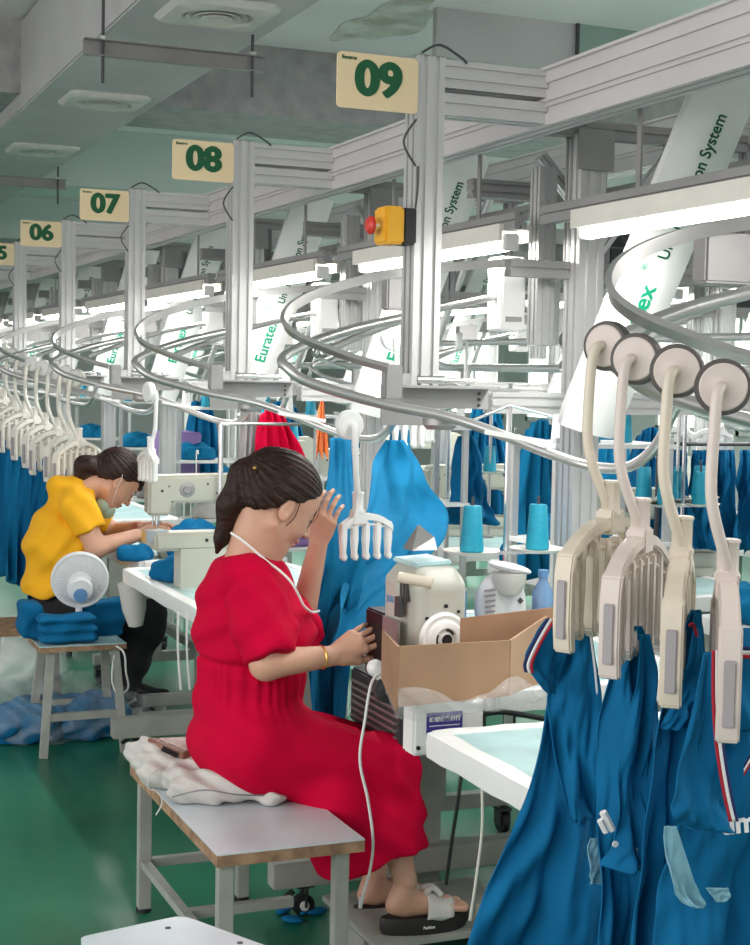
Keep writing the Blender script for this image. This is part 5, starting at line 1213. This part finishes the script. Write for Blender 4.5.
for (px, py), X, ang, lab, mk in hspec:
    c = PX(px, py, X)
    if protoH[mk] is None: o = protoH[mk] = make_hanger(lab, M[mk], M['rosy'])
    else: o = dup(protoH[mk], label=lab)
    o['group'] = 'large hangers in the foreground'; o.location = tuple(float(v) for v in c)
    o.rotation_euler = (0, 0, math.radians(ang + 180)); o.scale = (.92, .92, .92); HG.append(o)
for o in HG:
    d_ = 1
# row of small hangers at the far left
rnd = random.Random(3); hi = 0
protoW = None
hpos = [(2, 350), (12, 355), (22, 360), (32, 364), (43, 368), (55, 371), (66, 374), (76, 378), (-10, 346)]
for k, (px, py) in enumerate(hpos):
    c = PX(px, py, 1.40)
    lb_ = 'white hanger, %s from the right in the far left row' % ['', 'ninth', 'eighth', 'seventh', 'sixth', 'fifth', 'fourth', 'third', 'second', 'first', 'tenth'][9 - (k if k < 8 else -1)] if k < 8 else 'white hanger cut by the left edge of the view'
    if protoW is None: o = protoW = make_hanger(lb_, M['bone'], M['whitep'], M['vent'])
    else: o = dup(protoW, label=lb_)
    o['group'] = 'hangers of the far left row'; o.location = tuple(float(v) for v in c); o.rotation_euler = (0, 0, math.radians(38 + 6 * math.sin(k * 2.2))); o.scale = (1.08, 1.08, 1.0)
w0 = [PX(x, y, 1.42) for x, y in ((-30, 345), (2, 354), (32, 368), (55, 376), (76, 383), (95, 388))]
tb = MB(); tb.tube(smoothpath([p + np.array([.01, 0, -.035]) for p in w0], 5), .014, 12); tag(tb.build('wheel_rail', M['rail']), 'rail carrying the far left row of white hangers', 'rail')
# white hanger beside the raised hand
hm = make_hanger('white comb hanger hanging in the middle, next to the raised hand', M['whitep'], mt=M['whitep'], hw=.085, q=.62, clamps=False, cx=.05, fingers=(-.075, -.038, 0, .038, .075))
c = PY(350, 425, 4.0); hm.location = tuple(float(v) for v in c); hm.rotation_euler = (0, 0, math.radians(8))
# small hangers around the further garments
for k, (px, py, Y, lab) in enumerate(((392, 338, 4.9, 'white hanger above the bright blue garment, left one'), (415, 336, 4.95, 'white hanger above the bright blue garment, right one'), (460, 342, 6.2, 'white hanger above the dark blue garment behind the thread cones'), (150, 392, 6.3, 'white hanger hanging over the head in the yellow shirt row'),
                                      (690, 366, 5.2, 'white hanger holding dark garments at the right edge, left one'), (728, 366, 5.1, 'white hanger holding dark garments at the right edge, right one'))):
    o = dup(hm, label=lab); o.location = tuple(float(v) for v in PY(px, py, Y)); o.rotation_euler = (0, 0, math.radians(10 + 30 * k)); 

# ================================================================== GARMENTS
def pic_sheet(rows, K=46, n=44, folds=5, amp=.012, seed=0, drift=1.0, fine=.25, crease=0):
    "rows: (left px, right px, y px, Y of left edge, Y of right edge) from top to bottom; pleated sheet between the two edges"
    ctrl = []
    for lx, rx, y, Yl, Yr in rows: ctrl.append((PY(lx, y, Yl), PY(rx, y, Yr)))
    Ls = smoothpath([c[0] for c in ctrl], 8); Rs = smoothpath([c[1] for c in ctrl], 8); N = len(Ls); P = np.zeros((N, K, 3))
    for i in range(N):
        l = np.array(Ls[i]); r = np.array(Rs[i]); v = i / (N - 1); e = r - l; nrm = np.array([e[1], -e[0], 0]); nrm /= (np.linalg.norm(nrm) + 1e-9); wd = np.linalg.norm(e)
        for j in range(K):
            u_ = j / (K - 1); ph = seed + drift * v * 2
            a = math.sin(u_ * folds * 2 * PI + ph + .8 * math.sin(v * 5 + seed)); a = math.copysign(abs(a) ** .8, a)
            d = amp * (.35 + .8 * v) * a + amp * fine * math.sin(u_ * folds * 5.3 * PI - v * 9 + seed * 3) + crease * math.sin(v * 17 + u_ * 9 + seed) * math.sin(u_ * PI)
            nz = noise.noise(Vector((u_ * 2.2 + seed * 7, v * 2.6, seed))) * 1.6 + noise.noise(Vector((u_ * 5 + seed * 3, v * 7 + u_ * 3, seed + 4))) * .7
            d = d * .32 + amp * 1.7 * nz * (.5 + v)
            P[i, j] = l + e * u_ + nrm * d * min(1, wd / .05)
    return P
def stripe_mi(lo, mid, hi):
    return lambda v, u_: 0
def garment(label, cat='garment', group='blue shirts on the large hangers'): return thing('hanging_shirt', label, cat, (1.2, 1.9, .9), group)
def striped(name, path_out, width, parent, nrm=(0, -1, 0)):
    "ribbon of white, red and navy knit along an edge"
    for off, wd, m, nm in ((0, .30, M['navy'], 'navy_band'), (.30, .32, M['whitek'], 'white_band'), (.62, .38, M['redk'], 'red_band')):
        pass
def ribbon(pts, inward, width, parent, m, nm, off, wd, lift):
    pts = smoothpath(pts, 6); inw = [Vector(inward(i / (len(pts) - 1))) for i in range(len(pts))]
    P = np.zeros((2, len(pts), 3))
    for i, p in enumerate(pts):
        P[0, i] = p + inw[i] * width * off + Vector(lift); P[1, i] = p + inw[i] * width * (off + wd) + Vector(lift)
    return grid_mesh(nm, P, m, parent, .0012)
lift = (-.0012, -.003, 0)
# --- shirt 1
g1 = garment('teal blue shirt with striped sleeve end on the leftmost large hanger, widest at the bottom')
P1 = pic_sheet([(575, 588, 615, 2.06, 2.05), (562, 592, 640, 2.075, 2.055), (552, 594, 660, 2.075, 2.055), (548, 598, 700, 2.085, 2.055), (538, 600, 750, 2.085, 2.055), (522, 600, 800, 2.085, 2.045), (500, 602, 850, 2.075, 2.035), (484, 602, 900, 2.065, 2.025), (462, 604, 960, 2.055, 2.015), (440, 606, 1060, 2.045, 2.005)], folds=2.6, amp=.020, seed=1.0, crease=.004)
grid_mesh('front_panel', P1, M['blue'], g1, .002)
P = pic_sheet([(572, 588, 618, 2.040, 2.035), (560, 594, 650, 2.040, 2.025), (548, 599, 700, 2.035, 2.015), (556, 601, 760, 2.035, 2.010), (570, 602, 820, 2.030, 2.005)], folds=1.2, amp=.012, seed=2.2)
grid_mesh('folded_flap', P, M['blue'], g1, .002)
P = pic_sheet([(545, 566, 619, 2.015, 2.015), (533, 566, 640, 2.010, 2.015), (525, 566, 660, 2.005, 2.015), (535, 562, 680, 2.005, 2.015), (549, 556, 694, 2.005, 2.015)], folds=.6, amp=.005, seed=.5)
sl = grid_mesh('sleeve', P, M['blue'], g1, .002)
edge = [PY(546, 618, 2.000), PY(533, 640, 1.995), PY(523, 662, 1.990), PY(524, 672, 1.990)]
for m, off, wd, nm in ((M['navy'], 0, .32, 'navy_band'), (M['whitek'], .32, .3, 'white_band'), (M['redk'], .62, .3, 'red_band')):
    ribbon(edge, lambda q: (.92, -.25, -.10), .017, sl, m, nm, off, wd, (0, -.002, 0))
pk = pic_sheet([(590, 606, 838, 1.985, 1.985), (588, 608, 862, 1.975, 1.985), (592, 606, 885, 1.975, 1.985)], folds=1, amp=.006, seed=1); grid_mesh('mesh_lining', pk, M['lining'], g1, .0015)
ed = MB(); ed.tube(smoothpath([PY(589, 622, 2.015), PY(596, 680, 2.005), PY(600, 740, 2.000), (PY(601, 790, 1.995))], 6), .0018, 6); ed.build('white_piping', M['whitek'], g1)
# --- shirt 2
g2 = garment('teal blue shirt with small white emblem on the second large hanger')
P = pic_sheet([(630, 642, 626, 1.94, 1.93), (620, 648, 645, 1.945, 1.935), (612, 650, 670, 1.945, 1.935), (604, 656, 710, 1.945, 1.935), (602, 658, 760, 1.945, 1.935), (600, 660, 820, 1.945, 1.935), (598, 662, 880, 1.945, 1.935), (590, 664, 960, 1.945, 1.925), (584, 668, 1060, 1.945, 1.925)], folds=2.2, amp=.018, seed=3.1, crease=.004)
grid_mesh('front_panel', P, M['blue'], g2, .002)
P = pic_sheet([(640, 650, 634, 1.915, 1.915), (634, 655, 680, 1.910, 1.910), (622, 650, 760, 1.905, 1.905), (616, 652, 830, 1.900, 1.905), (610, 648, 870, 1.895, 1.900)], folds=1.1, amp=.012, seed=5)
grid_mesh('folded_flap', P, M['blue'], g2, .002)
em = MB(); em.tube(smoothpath([PY(603, 812, 1.885), PY(608, 822, 1.885), PY(612, 830, 1.885)], 4), .006, 6); em.tube(smoothpath([PY(600, 820, 1.885), PY(606, 832, 1.885)], 4), .005, 6); em.lathe([(.002, 0), (.005, 0), (.005, .002)], PY(615, 844, 1.885), (0, -1, 0), 12); em.build('emblem', M['whitek'], g2)
P = pic_sheet([(636, 656, 848, 1.895, 1.895), (640, 654, 866, 1.890, 1.895), (646, 652, 876, 1.890, 1.895)], folds=.8, amp=.004, seed=6); grid_mesh('mesh_lining', P, M['lining'], g2, .0015)
# --- shirt 3
g3 = garment('teal blue shirt with dark collar opening on the third large hanger')
P = pic_sheet([(690, 702, 610, 1.85, 1.85), (674, 706, 640, 1.855, 1.855), (662, 706, 660, 1.855, 1.845), (652, 708, 710, 1.855, 1.845), (646, 708, 770, 1.855, 1.845), (640, 712, 840, 1.855, 1.835), (634, 716, 900, 1.855, 1.835), (622, 720, 960, 1.845, 1.835), (610, 724, 1060, 1.845, 1.835)], folds=3, amp=.016, seed=.3, crease=.004)
grid_mesh('front_panel', P, M['blue'], g3, .002)
P = pic_sheet([(694, 700, 612, 1.830, 1.830), (688, 706, 650, 1.825, 1.825), (680, 708, 690, 1.825, 1.825), (668, 702, 712, 1.825, 1.825), (662, 690, 730, 1.825, 1.825)], folds=.9, amp=.007, seed=3)
cc = grid_mesh('collar', P, M['blue'], g3, .002)
cb2 = MB(); cb2.tube(smoothpath([PY(689, 626, 1.815), PY(693, 624, 1.815), PY(697, 636, 1.815)], 4), .0022, 6); cb2.build('red_band', M['redk'], cc)
# --- shirt 4
g4 = garment('teal blue shirt with white and red striped placket at the right edge')
P = pic_sheet([(706, 775, 655, 1.730, 1.730), (700, 778, 700, 1.730, 1.720), (690, 780, 760, 1.730, 1.720), (676, 782, 830, 1.740, 1.720), (660, 786, 890, 1.750, 1.720), (652, 790, 960, 1.750, 1.710), (640, 796, 1060, 1.750, 1.710)], folds=3.4, amp=.016, seed=2.0, crease=.004)
grid_mesh('front_panel', P, M['blue'], g4, .002)
P = pic_sheet([(704, 713, 652, 1.685, 1.685), (694, 714, 700, 1.680, 1.680), (682, 717, 745, 1.675, 1.680), (670, 722, 790, 1.670, 1.680), (670, 730, 815, 1.670, 1.680), (690, 728, 830, 1.670, 1.680)], folds=.9, amp=.007, seed=1.2)
s4 = grid_mesh('sleeve', P, M['blue'], g4, .002)
edge = [PY(711, 650, 1.665), PY(711, 700, 1.665), PY(714, 745, 1.665), PY(721, 790, 1.665), PY(728, 821, 1.665)]
for m, off, wd, nm in ((M['redk'], -.05, .36, 'red_band'), (M['whitek'], .31, .36, 'white_band'), (M['navy'], .67, .33, 'navy_band')):
    ribbon(edge, lambda q: (.95, -.2, .0), .014, s4, m, nm, off, wd, (0, -.003, 0))
P = pic_sheet([(664, 676, 826, 1.660, 1.660), (666, 684, 850, 1.655, 1.660), (672, 692, 880, 1.650, 1.660), (680, 702, 900, 1.650, 1.660), (696, 703, 908, 1.650, 1.660)], folds=.8, amp=.005, seed=2); grid_mesh('mesh_lining', P, M['lining'], g4, .0015)
P = pic_sheet([(706, 728, 888, 1.650, 1.650), (712, 730, 896, 1.650, 1.650), (716, 724, 902, 1.650, 1.650)], folds=.8, amp=.003, seed=2); grid_mesh('mesh_lining', P, M['lining'], g4, .0015)
P = pic_sheet([(728, 790, 628, 1.690, 1.690), (728, 790, 655, 1.685, 1.685), (731, 790, 690, 1.685, 1.685), (738, 790, 730, 1.685, 1.685)], folds=1, amp=.006, seed=.2); c4 = grid_mesh('collar', P, M['blue'], g4, .002)
for m, y0_, y1_, nm in ((M['navy'], 646, 650, 'navy_band'), (M['whitek'], 650, 654, 'white_band'), (M['redk'], 654, 658, 'red_band')):
    P = np.array([[PY(729, y0_, 1.665), PY(790, y0_ + 2, 1.665)], [PY(729, y1_, 1.665), PY(790, y1_ + 2, 1.665)]]); grid_mesh(nm, P, m, c4, .0012)
for m, a0, nm in ((M['redk'], 4, 'red_band'), (M['whitek'], 0, 'white_band'), (M['navy'], -4, 'navy_band')):
    P = np.array([[PY(744 , 768 + a0, 1.662), PY(790, 690 + a0, 1.662)], [PY(744, 772 + a0, 1.662), PY(790, 694 + a0, 1.662)]]); grid_mesh(nm, P, m, c4, .0012)
text('chest_letters', 'umb', .040, M['whitek'], g4, PY(746, 823, 1.660), (1, -.35, .12), (0, 0, 1), bold=.0012)

# --- row of blue garments at the far left
for k, (px, py) in enumerate(hpos[:8]):
    c = PX(px, py, 1.40)
    drape('hanging_shirt', 'blue shirt hanging in the far left row, %s from the left' % ORD[k].replace('nearest', 'first'), float(c[0]) + .0, float(c[1]) + .06, float(c[2]) - .42, float(c[2]) - 1.16 + .04 * math.sin(k * 2), .20, .30, M['blue'] if k % 3 else M['blue_lit'], 60 + k, .45 + .15 * math.sin(k), folds=3, amp=.028, group='blue shirts of the far left row')
# --- the bright blue garment pulled towards the hands
def sheet_top(name, label, rows, m, **kw):
    o = grid_mesh(name, pic_sheet(rows, **kw), m, None, .002); return tag(o, label, 'garment')
sheet_top('pulled_garment', 'bright blue garment pulled from the middle hanger down to the hands', [(386, 404, 440, 4.7, 4.7), (379, 420, 460, 4.65, 4.68), (374, 432, 485, 4.55, 4.6), (370, 446, 512, 4.45, 4.55), (358, 436, 538, 4.3, 4.42), (344, 410, 568, 4.2, 4.28), (328, 384, 600, 4.1, 4.15), (322, 352, 635, 4.02, 4.05), (322, 340, 655, 4.0, 4.02)], M['blue_lit'], folds=1.6, amp=.028, seed=1.4, crease=.006)
sheet_top('held_garment', 'bright blue garment held up by the raised hand behind the face', [(330, 352, 438, 4.45, 4.45), (326, 356, 480, 4.35, 4.35), (318, 362, 520, 4.25, 4.2), (312, 366, 560, 4.18, 4.15), (310, 360, 600, 4.14, 4.10), (308, 352, 650, 4.12, 4.08), (312, 345, 720, 4.12, 4.08)], M['blue_lit'], folds=2, amp=.022, seed=2.4, crease=.004)
sheet_top('hanging_garment', 'dark blue shiny garment hanging behind the thread cones', [(458, 474, 436, 6.1, 6.1), (452, 484, 470, 6.1, 6.1), (446, 492, 505, 6.1, 6.1), (450, 496, 525, 6.1, 6.1)], M['blue'], folds=2, amp=.03, seed=4)
for k in range(4):
    x_ = 668 + 24 * k
    sheet_top('hanging_garment', 'dark blue garment at the right edge behind the hangers, %s of four' % ORD[k].replace('nearest', 'first'), [(x_, x_ + 18, 450, 5.08, 5.06), (x_ - 4, x_ + 22, 500, 5.1, 5.0), (x_ - 6, x_ + 24, 550, 5.1, 5.0)], M['blue'], folds=2, amp=.03, seed=k)
p = PY(665, 500, 4.85); thread_stand('thread stand with three cones at the right edge behind the hangers', (float(p[0]), 4.85, float(p[2]) - .02), [(0, 0), (.08, .08), (.16, .0)], ['blue thread cone at the right edge, left of three', 'blue thread cone at the right edge, middle of three', 'blue thread cone at the right edge, right of three'], zb=.752)
p = PY(655, 444, 5.06); q = PY(790, 462, 5.06); rk = MB(); rk.cyl((p[0], 5.06, p[2]), (q[0], 5.06, p[2]), .008, 8)
for x_ in (float(p[0]) + .02, float(q[0])): rk.cyl((x_, 5.06, 0), (x_, 5.06, p[2]), .011, 8)
tag(rk.build('garment_rack', M['dark']), 'dark thin rack the right edge garments hang from', 'rack')
